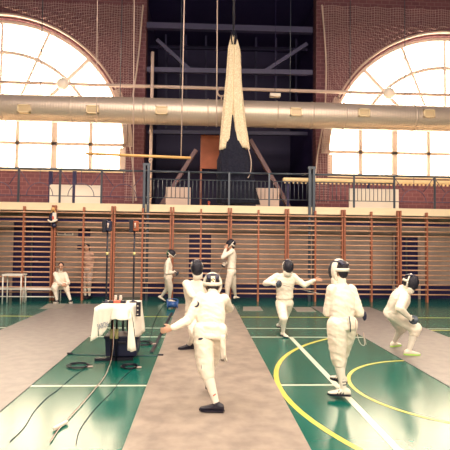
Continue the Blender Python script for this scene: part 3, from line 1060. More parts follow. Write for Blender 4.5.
cable([(85, 368.5), (72, 378), (58, 390), (46, 399), (34, 412), (24, 428), (10, 442)], .0035, M['black'], 'black cable trailing from the left floor coil towards the camera')
cable([(133, 369), (122, 379), (112, 392), (98, 406), (88, 418), (79, 432), (76, 445)], .0035, M['black'], 'black cable trailing from the right floor coil towards the camera')
P = [W(112.9, 309, 6.2), W(113.2, 322, 6.18), W(112.8, 345, 6.15), G(110, 364) + V((0, 0, .012))] + [G(*q) + V((0, 0, .012)) for q in ((104, 378), (92, 393), (80, 407), (68, 420), (58, 431), (50, 443))]
P = [V((q.x, q.y, max(q.z, .007))) for q in spline(P, 8)]
bm = new(); tube(bm, P, .004, 8)
cb = tag(link('mains_cable', bm, M['darkred'], None, True, origin=G(110, 364)), 'red and white twin cable running down from the table and over the floor', 'cable', 'cables on the floor')
bm = new(); tube(bm, [p_ + V((.006, .003, 0)) for p_ in P], .0028, 8); link('white_core', bm, M['panelwhite'], cb)
pp = G(61.5, 427)
bm = new(); beam(bm, pp + V((-.04, -.09, .02)), pp + V((.03, .07, .02)), .03, .025); link('socket_block', bm, M['panelwhite'], cb, False, bevel=.006)
c2 = cable([(69.5, 354.5), (95, 355.5), (130, 356), (161, 356)], .006, M['rail'], 'thin grey cable lying across the floor between the left and central pistes')
for q in ((70, 354.5), (160.5, 356)):
    g = G(*q)
    bm = new(); tube(bm, [g + V((-.04, 0, .015)), g + V((.04, 0, .015))], .014, 10); link('plug', bm, M['black'], c2)
a, b = G(151.5, 353), G(172, 313)
bm = new(); rings(bm, [[V((q.x + s, q.y, z)) for q, s in ((a, -.025), (a, .025), (b, .025), (b, -.025))] for z in (.0005, .012)])
tag(link('cable_cover', bm, M['black'], None, False, origin=a), 'long narrow black strip on the floor left of the central piste', 'cable cover')
bm = new(); tube(bm, spline([G(q[0], q[1]) + V((0, 0, .008)) for q in ((163, 306), (157, 316), (153, 326), (150, 338), (146, 344))], 6), .005, 6)
tag(link('floor_cable', bm, M['black'], None, True, origin=G(157, 316)), 'thin dark cable left of the black strip, behind the table', 'cable', 'cables on the floor')


def coil(px, py, R, label, turns=4, sq=1.0):
    c = G(px, py)
    e = empty('cable_coil', c, label, 'cable coil', 'coiled cables on the floor')
    bm = new()
    pts = []
    for k in range(turns * 20):
        t = 2 * math.pi * k / 20
        rr = R * (1 + .10 * math.sin(k * .137 + px) )
        pts.append(c + V((rr * math.cos(t) + .01 * math.sin(k), rr * math.sin(t) * sq, (.007 + .005 * (k / 20)))))
    tube(bm, pts, .0055, 6)
    link('loops', bm, M['black'], e)
    bm = new(); tube(bm, [c + V((R * .6, -R * .5, .012)), c + V((R * 1.5, -R * .35, .012))], .012, 8); link('plug', bm, M['panel'], e)


coil(78.5, 366.5, .13, 'black cable coil on the floor left of the blue crate')
coil(130, 367.5, .10, 'black cable coil on the floor just in front of the blue crate')
coil(144, 344, .13, 'black cable coil on the floor behind and right of the table')
c = G(172.5, 308.5)
e = empty('cable_reel', c, 'blue cable reel on the floor behind the central piste\'s left edge', 'reel')
bm = new(); tube(bm, [c + V((-.13, 0, .10)), c + V((-.10, 0, .10))], .10, 20); tube(bm, [c + V((.10, 0, .10)), c + V((.13, 0, .10))], .10, 20); link('flange', bm, M['blue'], e, False)
bm = new(); tube(bm, [c + V((-.1, 0, .10)), c + V((.1, 0, .10))], .075, 20); link('drum', bm, M['blue'], e)
bm = new(); tube(bm, spline([c + V((-.13, 0, .1)), c + V((-.12, 0, .22)), c + V((.12, 0, .22)), c + V((.13, 0, .1))]), .01, 8); link('handle', bm, M['blue'], e)


# ------------------------------------------------------------------ people
def ik(a, b, l1, l2, pole):
    d = b - a
    L = d.length
    if L > (l1 + l2) * .995:
        b = a + d * ((l1 + l2) * .995 / L)
        d = b - a
        L = d.length
    u = d.normalized()
    x = (l1 * l1 - l2 * l2 + L * L) / (2 * L)
    h = math.sqrt(max(l1 * l1 - x * x, 0))
    p = pole - u * pole.dot(u)
    p.normalize()
    return a + u * x + p * h, b


def face_dir(psi, pitch=0.0):
    p, q = math.radians(psi), math.radians(pitch)
    return V((-math.sin(p) * math.cos(q), math.cos(p) * math.cos(q), math.sin(q)))


def axes(f, roll=0.0):
    f = f.normalized()
    r = f.cross(V((0, 0, 1))).normalized()
    u = r.cross(f)
    if roll:
        a = math.radians(roll)
        r, u = r * math.cos(a) + u * math.sin(a), u * math.cos(a) - r * math.sin(a)
    return r, f, u


def hand_shape(bm, wrist, d, pn, k, curl, grow=0.0, thumb=1):
    """palm, four unequal fingers with two bends and a thumb from the side of the palm"""
    d = d.normalized()
    s = d.cross(pn).normalized()
    pn = s.cross(d).normalized()
    oval(bm, [(wrist + d * t * k, s * (w_ * k + grow), pn * (h_ * k + grow)) for t, w_, h_ in ((-.01, .022, .016), (.02, .030, .015), (.05, .036, .014), (.082, .037, .012), (.09, .030, .008))], 14)
    for i, (off, L) in enumerate(((-.028, .062), (-.010, .072), (.009, .068), (.026, .053))):
        p = wrist + d * .078 * k + s * off * k
        dd = (d + s * off * 2.2).normalized()
        pts = [p]
        for j, part in enumerate((.45, .32, .23)):
            ang = math.radians(curl * (0.45 + .5 * j))
            v = dd * math.cos(ang) - pn * math.sin(ang)
            dd2 = v
            pts.append(pts[-1] + dd2 * L * k * part)
        tube(bm, pts, [.0095 * k + grow, .0088 * k + grow, .008 * k + grow, .006 * k + grow], 8)
    p = wrist + d * .018 * k - s * .026 * k * thumb
    v1 = (d * .75 - s * .75 * thumb - pn * .25).normalized()
    v2 = (d * .95 - s * .25 * thumb - pn * (.2 + curl / 120)).normalized()
    tube(bm, [p, p + v1 * .036 * k, p + v1 * .036 * k + v2 * .03 * k, p + v1 * .036 * k + v2 * .05 * k], [.013 * k + grow, .011 * k + grow, .010 * k + grow, .007 * k + grow], 8)


def mask(e, hc, f, k, roll=0, up_=False, label_tab=True, green=False, band=0):
    r, f, u = axes(f, roll)
    # mesh bowl over the face, open at the back
    bm = new()
    rows = []
    NT, NP = 12, 24
    for i in range(NT + 1):
        th = math.radians(92 * i / NT)
        ring = []
        for j in range(NP):
            ph = 2 * math.pi * j / NP
            cx, cz = math.cos(ph), math.sin(ph)
            sr = math.sin(th)
            z = .137 * cz * sr * (1.04 if cz < 0 else 1)
            ring.append(hc + r * (.108 * cx * sr * k) + u * (z * k) + f * ((.142 * math.cos(th) ** .8 if math.cos(th) > 0 else .142 * math.cos(th)) * k + .012 * k * (1 if cz < 0 else 0) * abs(cz) * sr))
        rows.append([bm.verts.new(p) for p in ring])
    for a, b in zip(rows[1:], rows[2:]):
        for j in range(NP):
            bm.faces.new((a[j], a[(j + 1) % NP], b[(j + 1) % NP], b[j]))
    bm.faces.new(rows[1])
    for v in rows[0]:
        bm.verts.remove(v)
    o = link('mask_mesh', bm, M['meshblack'], e)
    sd = o.modifiers.new('thick', 'SOLIDIFY'); sd.thickness = .006
    # padded white rim
    bm = new()
    pts = []
    for j in range(NP + 1):
        ph = 2 * math.pi * j / NP
        pts.append(hc + r * (.097 * math.cos(ph) * k) + u * (.127 * math.sin(ph) * k) - f * (.018 * k))
    tube(bm, pts, .0135 * k, 10)
    pts = [hc + r * (.094 * math.cos(2 * math.pi * j / NP) * k) + u * (.122 * math.sin(2 * math.pi * j / NP) * k) + f * (.070 * k) for j in range(NP + 1)]
    link('mask_rim', bm, M['trim'], e)
    if band:
        bm = new()
        g = []
        for i in range(5):
            th = math.radians(band + (97 - band) * i / 4)
            g.append([bm.verts.new(hc + r * (.111 * math.cos(p_) * math.sin(th) * k) + u * (.141 * math.sin(p_) * math.sin(th) * k) + f * (.146 * math.cos(th) * k)) for p_ in [2 * math.pi * j / 28 for j in range(28)]])
        for a, b in zip(g, g[1:]):
            for j in range(28):
                bm.faces.new((a[j], a[(j + 1) % 28], b[(j + 1) % 28], b[j]))
        o = link('mask_band', bm, M['trim'], e)
        sd = o.modifiers.new('thick', 'SOLIDIFY'); sd.thickness = .005; sd.offset = 1
    # bib
    bm = new()
    if not up_:
        secs = []
        for t, w_, fd, bk in ((-.088, .090, .085, -.02), (-.115, .088, .095, -.03), (-.150, .080, .098, -.03), (-.185, .075, .088, -.02), (-.20, .045, .055, .0)):
            c = hc + u * (t * k) + f * ((fd + bk) / 2 * k)
            secs.append((c, r * w_ * k, f * ((fd - bk) / 2 * k)))
        oval(bm, secs, 20)
    if up_:
        oval(bm, [(hc - u * .118 * k + f * t * k, r * w_ * k, u * .012 * k) for t, w_ in ((-.01, .07), (.03, .085), (.07, .075), (.10, .04))], 16)
    link('mask_bib', bm, M['trim'], e)
    # back strap and tongue
    bm = new()
    pts = []
    for j in range(13):
        ph = math.pi * j / 12
        pts.append(hc + r * (.108 * math.cos(ph) * k) - f * ((.014 + .110 * math.sin(ph)) * k) + u * (.012 * k))
    a = [bm.verts.new(p + u * .020 * k) for p in pts]
    b = [bm.verts.new(p - u * .020 * k) for p in pts]
    for j in range(12):
        bm.faces.new((a[j], a[j + 1], b[j + 1], b[j]))
    o = link('mask_strap', bm, M['trim'], e)
    sd = o.modifiers.new('thick', 'SOLIDIFY'); sd.thickness = .004
    # tongue over the crown
    bm = new()
    g = []
    for i in range(9):
        th = math.radians(78 + 66 * i / 8)
        w_ = .085 - .02 * i / 8
        g.append([bm.verts.new(hc + r * (w_ * s * k * 1.05) + u * (.142 * math.sin(th) * (1 - .18 * abs(s)) * k) + f * (.125 * math.cos(th) * k)) for s in (-1, -.6, -.2, .2, .6, 1)])
    for a, b in zip(g, g[1:]):
        for j in range(5):
            bm.faces.new((a[j], a[j + 1], b[j + 1], b[j]))
    o = link('mask_tongue', bm, M['green'] if green else M['navy'], e)
    sd = o.modifiers.new('thick', 'SOLIDIFY'); sd.thickness = .008
    if label_tab:
        bm = new()
        p = hc + u * .060 * k - f * .112 * k
        v = (u - f * .35).normalized()
        beam(bm, p - u * .055 * k - f * .012 * k, p + u * .045 * k + f * .020 * k, .050 * k, .012)
        t = link('mask_label', bm, M['panelwhite'], e, False, bevel=.003)
        bm = new(); beam(bm, p - u * .01 * k - f * .012 * k, p + u * .012 * k - f * .003 * k, .018 * k, .014)
        link('label_mark', bm, M['yellow'], t, False)


def person(label, base, H, psi, pelvis, neck, head, head_psi, feet, wrists, head_pitch=0, masked=True, mask_up=0, glove='R', knee_out=.25, elbow=(None, None), vox=.011,
           shoe='black', curl=(25, 25), hand_dir=(None, None), group=None, tilt=0, mask_kw={}, suit='suit', detail=True, bag=1.22, sw=1.0, sock='sock', hair=True, fat=1.0, skew=0, lower='suit'):
    """wrists and feet are (left, right) of the person"""
    k = H / 1.75
    e = empty('person', base, label, 'person', group)
    tf = face_dir(psi)
    r, f, _ = axes(tf)
    spine = (neck - pelvis).normalized()
    rr = (r - spine * r.dot(spine)).normalized()
    ff = spine.cross(rr)                                   # forward of the chest
    if ff.dot(f) < 0:
        ff = -ff
    shw, hipw = .105 * H * sw, .052 * H
    if skew:
        a = math.radians(skew)
        rs = rr * math.cos(a) + ff * math.sin(a)
    else:
        rs = rr
    sh = [neck - spine * .035 * H - rs * shw, neck - spine * .035 * H + rs * shw]
    hp = [pelvis - r * hipw, pelvis + r * hipw]
    ua, fa, th, sn = .172 * H, .152 * H, .235 * H, .232 * H
    el, wr, kn, an = [], [], [], []
    for i, s in enumerate((-1, 1)):
        pole = elbow[i] if elbow[i] is not None else (V((0, 0, -1)) + rr * s * .5 - ff * .4)
        a, b = ik(sh[i], wrists[i], ua, fa, V(pole))
        el.append(a); wr.append(b)
        fp = feet[i][0]
        ko = feet[i][3] if len(feet[i]) > 3 else (f + r * s * knee_out)
        a, b = ik(hp[i], fp, th, sn, V(ko))
        kn.append(a); an.append(b)
    hd = (head - neck)
    R, Fh, U = axes(face_dir(head_psi, head_pitch), tilt)
    hk = max(k, .86)
    # --- body (one continuous skin)
    bm = new()
    ell(bm, head + U * .012 * hk, (R, Fh, U), (.073 * hk, .092 * hk, .105 * hk), 18, 12)
    ell(bm, head + Fh * .028 * hk - U * .055 * hk, (R, Fh, U), (.052 * hk, .055 * hk, .055 * hk))
    limb(bm, head + Fh * .088 * hk + U * .008 * hk, head + Fh * .104 * hk - U * .022 * hk, .008 * hk, .012 * hk, n=8)
    for s in (-1, 1):
        ell(bm, head + R * s * .074 * hk - Fh * .005 * hk - U * .005 * hk, (R, Fh, U), (.010 * hk, .018 * hk, .030 * hk), 10, 8)
    limb(bm, head - U * .06 * hk, neck - spine * .02, .046 * k, .052 * k)
    oval(bm, [(neck - spine * t * H, rr * w_ * H, ff * d_ * H) for t, w_, d_ in ((.02, .045, .035), (.05, .085, .045), (.12, .082, .055), (.20, .065, .048), (.27, .07, .05), (.30, .05, .04))], 18)
    for i, s in enumerate((-1, 1)):
        limb(bm, sh[i], el[i], .034 * k, .028 * k)
        limb(bm, el[i], wr[i], .028 * k, .020 * k)
        limb(bm, hp[i], kn[i], .060 * k, .042 * k)
        limb(bm, kn[i], an[i], .040 * k, .028 * k)
        hdn = hand_dir[i] if hand_dir[i] is not None else (wr[i] - el[i]).normalized()
        pn = hdn.cross(V((0, 0, 1)) if abs(hdn.z) < .8 else ff) * s
        hand_shape(bm, wr[i], hdn, pn, 1.0 * max(k, .85), curl[i], thumb=s)
    link('body', remesh(bm, .0075 if detail else .009, 2), M['skin'], e)
    # hair and face
    if hair:
        bm = new()
        ell(bm, head + U * .030 * hk - Fh * .018 * hk, (R, Fh, U), (.080 * hk, .092 * hk, .098 * hk), 18, 12)
        ell(bm, head - U * .015 * hk - Fh * .050 * hk, (R, Fh, U), (.070 * hk, .05 * hk, .085 * hk), 14, 10)
        link('hair', remesh(bm, .010, 1, .004, 40), M['hair'], e)
    if not masked or mask_up:
        for s in (-1, 1):
            bm = new(); ell(bm, head + R * s * .030 * hk + Fh * .083 * hk + U * .012 * hk, (R, Fh, U), (.013 * hk, .008 * hk, .008 * hk), 10, 8); link('eye', bm, M['black'], e)
            bm = new(); limb(bm, head + R * s * .015 * hk + Fh * .090 * hk + U * .030 * hk, head + R * s * .045 * hk + Fh * .080 * hk + U * .030 * hk, .004 * hk, .003 * hk, n=8); link('eyebrow', bm, M['hair'], e)
        bm = new(); limb(bm, head - R * .020 * hk + Fh * .086 * hk - U * .048 * hk, head + R * .020 * hk + Fh * .086 * hk - U * .048 * hk, .006 * hk, .006 * hk, n=8); link('mouth', bm, M['post'], e)
    # --- jacket
    bm = new()
    jt = [(.000, .048, .042), (.03, .085, .05), (.055, .108, .060), (.10, .106, .072), (.16, .096, .072), (.22, .088, .066), (.26, .090, .068), (.295, .093, .072), (.315, .088, .068)]
    oval(bm, [(neck - spine * t * H, (rs if t < .17 else rr) * w_ * H * fat * (sw if t < .12 else 1), ff * d_ * H * fat) for t, w_, d_ in jt], 24)
    limb(bm, neck - spine * .04, neck + hd * .45, .062 * k, .058 * k)
    for i in (0, 1):
        limb(bm, sh[i] + rs * (.008 if i == 0 else -.008), el[i], .064 * k * fat, .053 * k * fat)
        limb(bm, el[i], el[i].lerp(wr[i], .93), .053 * k * fat, .038 * k)
    link('jacket', remesh(bm, vox, 4, .0085 * k, 9, seed=base[0] * 3), M[suit], e)
    # --- breeches
    bm = new()
    oval(bm, [(pelvis + spine * .055 * H, rr * .085 * H, ff * .068 * H), (pelvis + spine * .02 * H, rr * .098 * H, ff * .078 * H), (pelvis - V((0, 0, .02 * H)), r * .094 * H, f * .074 * H), (pelvis - V((0, 0, .045 * H)), r * .07 * H, f * .05 * H)], 22)
    for i in (0, 1):
        limb(bm, hp[i], kn[i], .088 * k * bag, .070 * k * bag, mid=.006)
        limb(bm, kn[i], kn[i].lerp(an[i], .18), .072 * k * bag, .060 * k * bag)
    link('breeches', remesh(bm, vox, 4, .010 * k, 8, seed=base[0] * 5 + 2), M[lower], e)
    # --- socks and shoes
    for i in (0, 1):
        bm = new()
        limb(bm, kn[i].lerp(an[i], .12), kn[i].lerp(an[i], .5), .058 * k, .056 * k, mid=.005 * k)
        limb(bm, kn[i].lerp(an[i], .45), an[i], .056 * k, .036 * k)
        so = link('sock', remesh(bm, .009, 2, .002, 20), M[sock], e)
        fpsi, fpit = feet[i][1], feet[i][2]
        fr_, ffd, fu = axes(face_dir(fpsi, fpit))
        A = an[i]
        L = .155 * H
        sole = A - fu * .045 * H * .95
        bm = new()
        def sec(t, w_, h0, h1):
            c = sole + ffd * (t * L) + fu * ((h0 + h1) / 2)
            return (c, fr_ * w_, fu * ((h1 - h0) / 2))
        kk = k
        oval(bm, [sec(-.32, .018 * kk, .014, .045 * kk), sec(-.28, .032 * kk, .010, .080 * kk), sec(-.15, .038 * kk, .008, .098 * kk), sec(0.02, .039 * kk, .008, .100 * kk), sec(.2, .042 * kk, .008, .075 * kk),
                  sec(.42, .048 * kk, .008, .055 * kk), sec(.6, .044 * kk, .010, .042 * kk), sec(.70, .024 * kk, .014, .034 * kk)], 18)
        limb(bm, A - fu * .03 * k, A + fu * .005 * k, .042 * k, .040 * k)
        sm = {'black': 'black', 'white': 'trim', 'lime': 'trim', 'bw': 'black'}[shoe]
        sh_o = link('shoe', remesh(bm, .007, 2), M[sm], e)
        bm = new()
        rings(bm, [[sole + ffd * (t * L) + fr_ * w_ * kk + fu * z for t, w_ in ((-.34, 0), (-.28, -.034), (0, -.040), (.42, -.052), (.62, -.040), (.73, 0), (.62, .040), (.42, .052), (0, .040), (-.28, .034))] for z in (-.002, .016)])
        link('sole', bm, M[{'black': 'black', 'white': 'black', 'lime': 'lime', 'bw': 'trim'}[shoe]], sh_o, False)
        if shoe == 'white' and detail:
            for q in range(3):
                for s in (-1, 1):
                    bm = new()
                    c0 = sole + ffd * ((.05 + .12 * q) * L) + fr_ * s * .041 * kk
                    limb(bm, c0 + fu * .018, c0 + fu * .064 * kk + ffd * -.018 - fr_ * s * .010, .006, .006, n=8)
                    link('shoe_stripe', bm, M['black'], sh_o)
        if shoe == 'bw' and detail:
            bm = new()
            c0 = sole + ffd * (.35 * L) + fu * .035
            tube(bm, [c0 + ffd * .07 * math.cos(t) + fr_ * .052 * kk * math.sin(t) for t in [2 * math.pi * q / 16 for q in range(17)]], .009, 8)
            link('shoe_trim', bm, M['trim'], sh_o)
    # --- gloves
    for i, nm in enumerate('LR'):
        if nm in glove:
            hdn = hand_dir[i] if hand_dir[i] is not None else (wr[i] - el[i]).normalized()
            pn = hdn.cross(V((0, 0, 1)) if abs(hdn.z) < .8 else ff) * (-1, 1)[i]
            bm = new()
            limb(bm, wr[i].lerp(el[i], .28), wr[i], .046 * k, .034 * k)
            hand_shape(bm, wr[i], hdn, pn, 1.0 * max(k, .85), curl[i], grow=.0035, thumb=(-1, 1)[i])
            link('glove', remesh(bm, .0065, 1), M['suit'], e)
    if masked:
        if mask_up:
            ff2 = (Fh * math.cos(math.radians(mask_up)) + U * math.sin(math.radians(mask_up)))
            mask(e, head + U * .035 + ff2 * .01, ff2, hk, tilt, up_=True, **mask_kw)
        else:
            mask(e, head + Fh * .01, Fh, hk, tilt, **mask_kw)
    return dict(e=e, sh=sh, el=el, wr=wr, kn=kn, an=an, hp=hp, head=head, k=k, rr=rr, ff=ff, spine=spine, R=R, Fh=Fh, U=U, neck=neck, pelvis=pelvis)


def epee(grip, d, label, L=.85):
    d = V(d).normalized()
    e = empty('fencing_epee', grip, label, 'fencing sword', 'epees held by the fencers')
    x, y, _ = frame(d)
    bm = new(); tube(bm, [grip - d * .10, grip - d * .02, grip + d * .05], [.010, .013, .010], 8); link('grip', bm, M['black'], e)
    bm = new()
    oval(bm, [(grip + d * t, x * q, y * q) for t, q in ((.035, .062), (.038, .065), (.055, .058), (.07, .04), (.078, .015))], 20)
    link('bell_guard', bm, M['rail'], e)
    bm = new(); tube(bm, [grip + d * .07, grip + d * (.07 + L * .6), grip + d * (.07 + L)], [.005, .0035, .003], 6); link('blade', bm, M['steel'], e)
    bm = new(); ell(bm, grip - d * .105, (x, y, d), (.011, .011, .011), 10, 8); link('pommel', bm, M['steel'], e)
    return e


LIFT = V((0, 0, .008))
def foot(px, py, z=None, H=1.5):
    g = G(px, py)
    return V((g.x, g.y, .045 * H + .008))


# A: central fencer in front, seen from behind, left hand stretched out
H = 1.48
fa_n = G(216.5, 413) + V((0, 0, .045 * H * .95 + .012)); fa_f = G(207.5, 394) + V((0, 0, .045 * H * .95 + .012))
A = person('fencer in white on the central piste, seen from behind, left hand stretched out', G(211, 405), H, 8,
           W(210, 331, 4.62), W(212.5, 293, 4.74), W(212.5, 284.5, 4.80), 2,
           [(fa_n, 80, 0, V((-1, .15, 0))), (fa_f, -5, 0, V((.1, 1, 0)))],
           [W(172, 328.5, 4.47), W(223, 311, 5.16)], elbow=(V((.1, .3, -1)), V((1, -.2, -.5))), glove='R', vox=.009, curl=(38, 60), knee_out=.5, fat=1.03,
           hand_dir=(V((-1, -.05, -.22)), None), mask_kw=dict(label_tab=True, band=84), bag=1.3, sw=.82)
e = A['e']
c = A['sh'][0].lerp(A['el'][0], .33)
bm = new()
n_ = V((-.05, -1, .25)).normalized(); x_ = V((1, 0, 0)); y_ = n_.cross(x_).normalized()
pts = [c + n_ * .062 + x_ * .028 * math.cos(t) - V((0, 0, 1)) * .028 * math.sin(t) for t in [math.radians(-60 + 15 * q) for q in range(13)]]
tube(bm, pts, [.001, .003, .005, .007, .008, .009, .009, .009, .008, .007, .005, .003, .001], 8)
link('crescent_badge', bm, M['navy'], e)
c = A['hp'][0].lerp(A['kn'][0], .16)
bm = new(); ell(bm, c + V((-.015, -.085, .0)), (V((1, 0, .1)), V((0, 1, 0)), V((0, 0, 1))), (.030, .014, .016)); link('body_wire_plug', bm, M['navy'], e)
bm = new()
ks = [A['hp'][0].lerp(A['kn'][0], t) + V((-.012 - .03 * t, -.088 + .022 * t, 0)) for t in (.18, .4, .6, .8, .98)]
tube(bm, spline([c + V((-.015, -.09, 0))] + ks), .0035, 6); link('body_wire', bm, M['rail'], e)
bm = new()
q0 = A['hp'][1] + V((.05, -.09, -.02))
sheet(bm, [q0 + V((-.03, 0, 0)), q0 + V((.02, 0, 0))], [q0 + V((-.01, -.01, -.24)), q0 + V((.04, .0, -.26))], 6, 8, .02)
o = link('hanging_glove_cuff', bm, M['suit'], e); sd = o.modifiers.new('t', 'SOLIDIFY'); sd.thickness = .006
for i in (0, 1):
    p = A['kn'][i].lerp(A['an'][i], .72)
    bm = new(); limb(bm, p + V((-.0, -.044, .0)), p + V((.018, -.040, .012)), .006, .005, n=8); link('sock_mark', bm, M['red'], e)

# B: opponent facing the camera
H = 1.50
fb = G(189, 349.5) + V((0, 0, .045 * H * .95 + .012)); fb2 = G(204, 347) + V((0, 0, .045 * H * .95 + .012))
B = person('fencer in white facing the camera, half hidden behind the foremost fencer', G(196, 350), H, 172,
           W(196, 316, 7.1), W(196.5, 281, 7.02), W(197.0, 267.5, 6.98), 184,
           [(fb2, 200, 0, V((.3, -1, 0))), (fb, 105, 0, V((.3, -1, 0)))],
           [W(207, 305, 7.25), W(199, 302, 6.62)], elbow=(V((1, .3, -.5)), V((-.6, .0, -1))), glove='R', vox=.011, curl=(40, 60), head_pitch=-8, tilt=-6, fat=1.22, bag=1.3)

# C: standing at right, back to the camera
H = 1.47
fc1 = G(344, 399.5) + V((0, 0, .045 * H * .95 + .006)); fc2 = G(340.5, 389.5) + V((0, 0, .045 * H * .95 + .006))
C = person('fencer in white standing at right with back turned, in striped white shoes', G(342, 397), H, 22,
           W(342.5, 324, 4.80), W(341.5, 284.5, 4.84), W(340, 270.5, 4.86), 36,
           [(fc1, 78, 0, V((-.5, 1, 0))), (fc2, 30, 0, V((-.2, 1, 0)))],
           [W(334.5, 314, 5.02), W(352, 314, 5.06)], elbow=(V((-.7, -.6, -.8)), V((.35, -.5, -1))), shoe='white', vox=.009, curl=(45, 45), glove='R', fat=1.03, bag=1.34,
           mask_kw=dict(label_tab=False, band=76), sw=.86)
e = C['e']
for i in (0, 1):
    a, b = C['kn'][i], C['an'][i]
    for t, q in ((.66, 1), (.75, 1), (.84, 1)):
        p = a.lerp(b, t)
        bm = new(); tube(bm, [p + V((.034 * math.cos(w_), .034 * math.sin(w_) - .0, .0)) for w_ in [math.radians(x) for x in (-105, -85, -65, -45, -25, -5)]], .006, 8); link('sock_stripe', bm, M['black'], e)
c = C['hp'][1] + V((.07, -.06, .0))
bm = new(); tube(bm, spline([c + V((-.02, -.02, .05)), c + V((-.02, -.04, -.06)), c + V((.02, -.04, -.18)), c + V((.07, -.03, -.20)), c + V((.06, -.02, -.08)), c + V((.09, -.02, -.20))]), .0045, 6); link('body_wire', bm, M['panel'], e)
bm = new(); ell(bm, C['el'][1] + V((.045, -.01, -.03)), (V((1, 0, 0)), V((0, 1, 0)), V((0, 0, 1))), (.022, .03, .05)); link('cuff_band', bm, M['navy'], e)
bm = new(); tube(bm, [C['pelvis'] + V((.03, -.125, .10)), C['pelvis'] + V((.04, -.13, .02)), C['pelvis'] + V((.045, -.12, -.06))], .006, 6); link('jacket_strap', bm, M['rail'], e)

# D: crouching lunge at far right
H = 1.48
fd1 = G(409, 355.5) + V((0, 0, .045 * H * .95 + .010)); fd2 = G(394, 347) + V((0, 0, .045 * H * .95 + .010))
D = person('fencer in white crouching forward at far right, in green-soled shoes', G(403, 353), H, -105,
           W(393, 313.5, 6.85), W(405, 289.5, 6.70), W(409.5, 281.5, 6.64), -128,
           [(fd2, -60, 0, V((1, -.2, 0))), (fd1, -95, 0, V((1, -.4, 0)))],
           [W(402, 316, 7.0), W(409, 317, 6.50)], elbow=(V((-1, .5, -.4)), V((-.5, -.6, -.6))), shoe='lime', vox=.011, glove='R', curl=(40, 60), head_pitch=-14, fat=1.32, bag=1.45, mask_kw=dict(label_tab=False))
epee(D['wr'][1] + V((.05, -.03, -.03)), V((.45, .85, -.25)), 'epee held low by the crouching fencer at far right')

# E: far centre-right, both arms out, facing the camera
H = 1.40
fe1 = G(283, 336.5) + V((0, 0, .045 * H * .95 + .004)); fe2 = G(279, 330.5) + V((0, 0, .045 * H * .95 + .03))
E = person('fencer in white facing the camera with both arms spread, left arm outstretched', G(282, 336), H, 178,
           W(284.5, 303, 8.15), W(285, 273.5, 8.10), W(287.5, 266, 8.02), 196,
           [(fe2, 215, 0, V((.4, -1, 0))), (fe1, 200, 0, V((0, -1, 0)))],
           [W(315, 280, 7.95), W(271.5, 283.5, 7.85)], elbow=(V((0, .2, -1)), V((-1, .3, -.5))), vox=.011, glove='R', curl=(8, 60), shoe='white', knee_out=0, head_pitch=-8, fat=1.18, bag=1.25,
           hand_dir=(V((1, 0, .05)), V((.9, -.3, -.1))), mask_kw=dict(label_tab=False))
epee(E['wr'][1] + V((.09, -.04, -.0)), V((.75, -1.0, -.12)), 'epee held across the chest by the fencer with spread arms')

# F: young fencer walking, left background, mask pushed up
H = 1.50
ff1 = G(169.5, 302.6) + V((0, 0, .045 * H * .95 + .004)); ff2_ = G(161, 301.8) + V((0, 0, .045 * H + .07))
Fp = person('young fencer walking right by the wall bars, green and white mask pushed up', G(167, 301), H, -92,
            W(168.3, 277, 12.35), W(168.3, 260.5, 12.33), W(170.3, 255.5, 12.33), -88,
            [(ff2_, -90, -28, V((1, 0, 0))), (ff1, -90, 0, V((1, 0, 0)))],
            [W(171.5, 273.5, 12.5), W(173.5, 272.5, 12.3)], vox=.013, glove='R', shoe='white', mask_up=62, curl=(35, 60), head_pitch=-12, mask_kw=dict(label_tab=False, green=True), detail=False, knee_out=0)
epee(Fp['wr'][1] + V((.06, 0, -.01)), V((.9, -.2, -.45)), 'epee held by the young fencer walking at left')

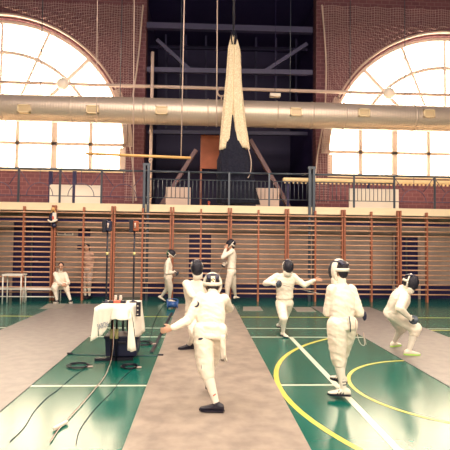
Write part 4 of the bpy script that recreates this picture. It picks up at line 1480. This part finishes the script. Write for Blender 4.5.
# G: far centre, hand lifted to the mask
H = 1.62
fg1 = G(227, 304) + V((0, 0, .045 * H * .95 + .010)); fg2 = G(236, 302.3) + V((0, 0, .045 * H * .95 + .010))
Gp = person('tall fencer in white at the far end, lifting a hand to the mask', G(231, 303), H, 78,
            W(231.5, 272.3, 12.3), W(232.3, 249.5, 12.3), W(231.5, 245.5, 12.28), 80,
            [(fg1, 85, 0, V((-1, 0, 0))), (fg2, -40, 0, V((-.5, -1, 0)))],
            [W(225.8, 249, 12.15), W(226, 263.5, 12.5)], vox=.013, elbow=(V((-1, -.3, -.9)), V((.6, .4, -1))), glove='R', shoe='white', curl=(20, 60), mask_up=35, head_pitch=5, mask_kw=dict(label_tab=False), detail=False,
            hand_dir=(V((.3, 0, 1)), V((-.8, 0, -.5))), knee_out=0)
epee(Gp['wr'][1] + V((-.05, 0, -.03)), V((-.6, -.1, -.9)), 'epee held down by the tall fencer at the far end', .8)

# H: seated on the bench
H = 1.50
fh1 = G(70.5, 303.4) + V((0, 0, .045 * H * .95 + .006)); fh2 = G(56.8, 303.4) + V((0, 0, .045 * H * .95 + .006))
Hp = person('dark-haired person in white fencing clothes seated on the bench, leaning forward', G(60, 302.6), H, 190,
            V((W(60, 286, 12.6).x, 12.62, .47)), W(60.2, 272.3, 12.47), W(61, 266.3, 12.38), 192,
            [(fh1, 200, 0, V((.1, -1, 1))), (fh2, 175, 0, V((-.1, -1, 1)))],
            [W(66, 284, 12.24), W(63.5, 284.5, 12.24)], vox=.012, elbow=(V((.4, .3, -1)), V((-.4, .3, -1))), masked=False, glove='', shoe='bw', curl=(35, 35), head_pitch=-14, knee_out=.4,
            hand_dir=(V((-.6, -.5, -.3)), V((.6, -.5, -.3))), detail=True, fat=1.12, bag=1.3, sw=.82)

# I: person behind the wall bars
H = 1.55
fi1 = V((W(89.5, 290, 13.3).x, 13.3, .043 * H)); fi2 = V((W(85.5, 290, 13.3).x, 13.3, .043 * H))
Ip = person('dark-haired person in pale clothes standing behind the wall bars', V((W(87.5, 290, 13.3).x, 13.3, 0)), H, 150,
            V((W(87.6, 270, 13.3).x, 13.3, .80)), V((W(87.3, 255, 13.3).x, 13.3, 1.29)), V((W(87.2, 250, 13.3).x, 13.27, 1.42)), 150,
            [(fi1, 160, 0), (fi2, 180, 0)], [V((W(92, 265, 13.3).x, 13.2, .85)), V((W(84.5, 265, 13.3).x, 13.18, 1.0))], vox=.014, masked=False, glove='', curl=(30, 30), detail=False, lower='panel', suit='vest', elbow=(V((0, .3, -1)), V((0, .3, -1))))
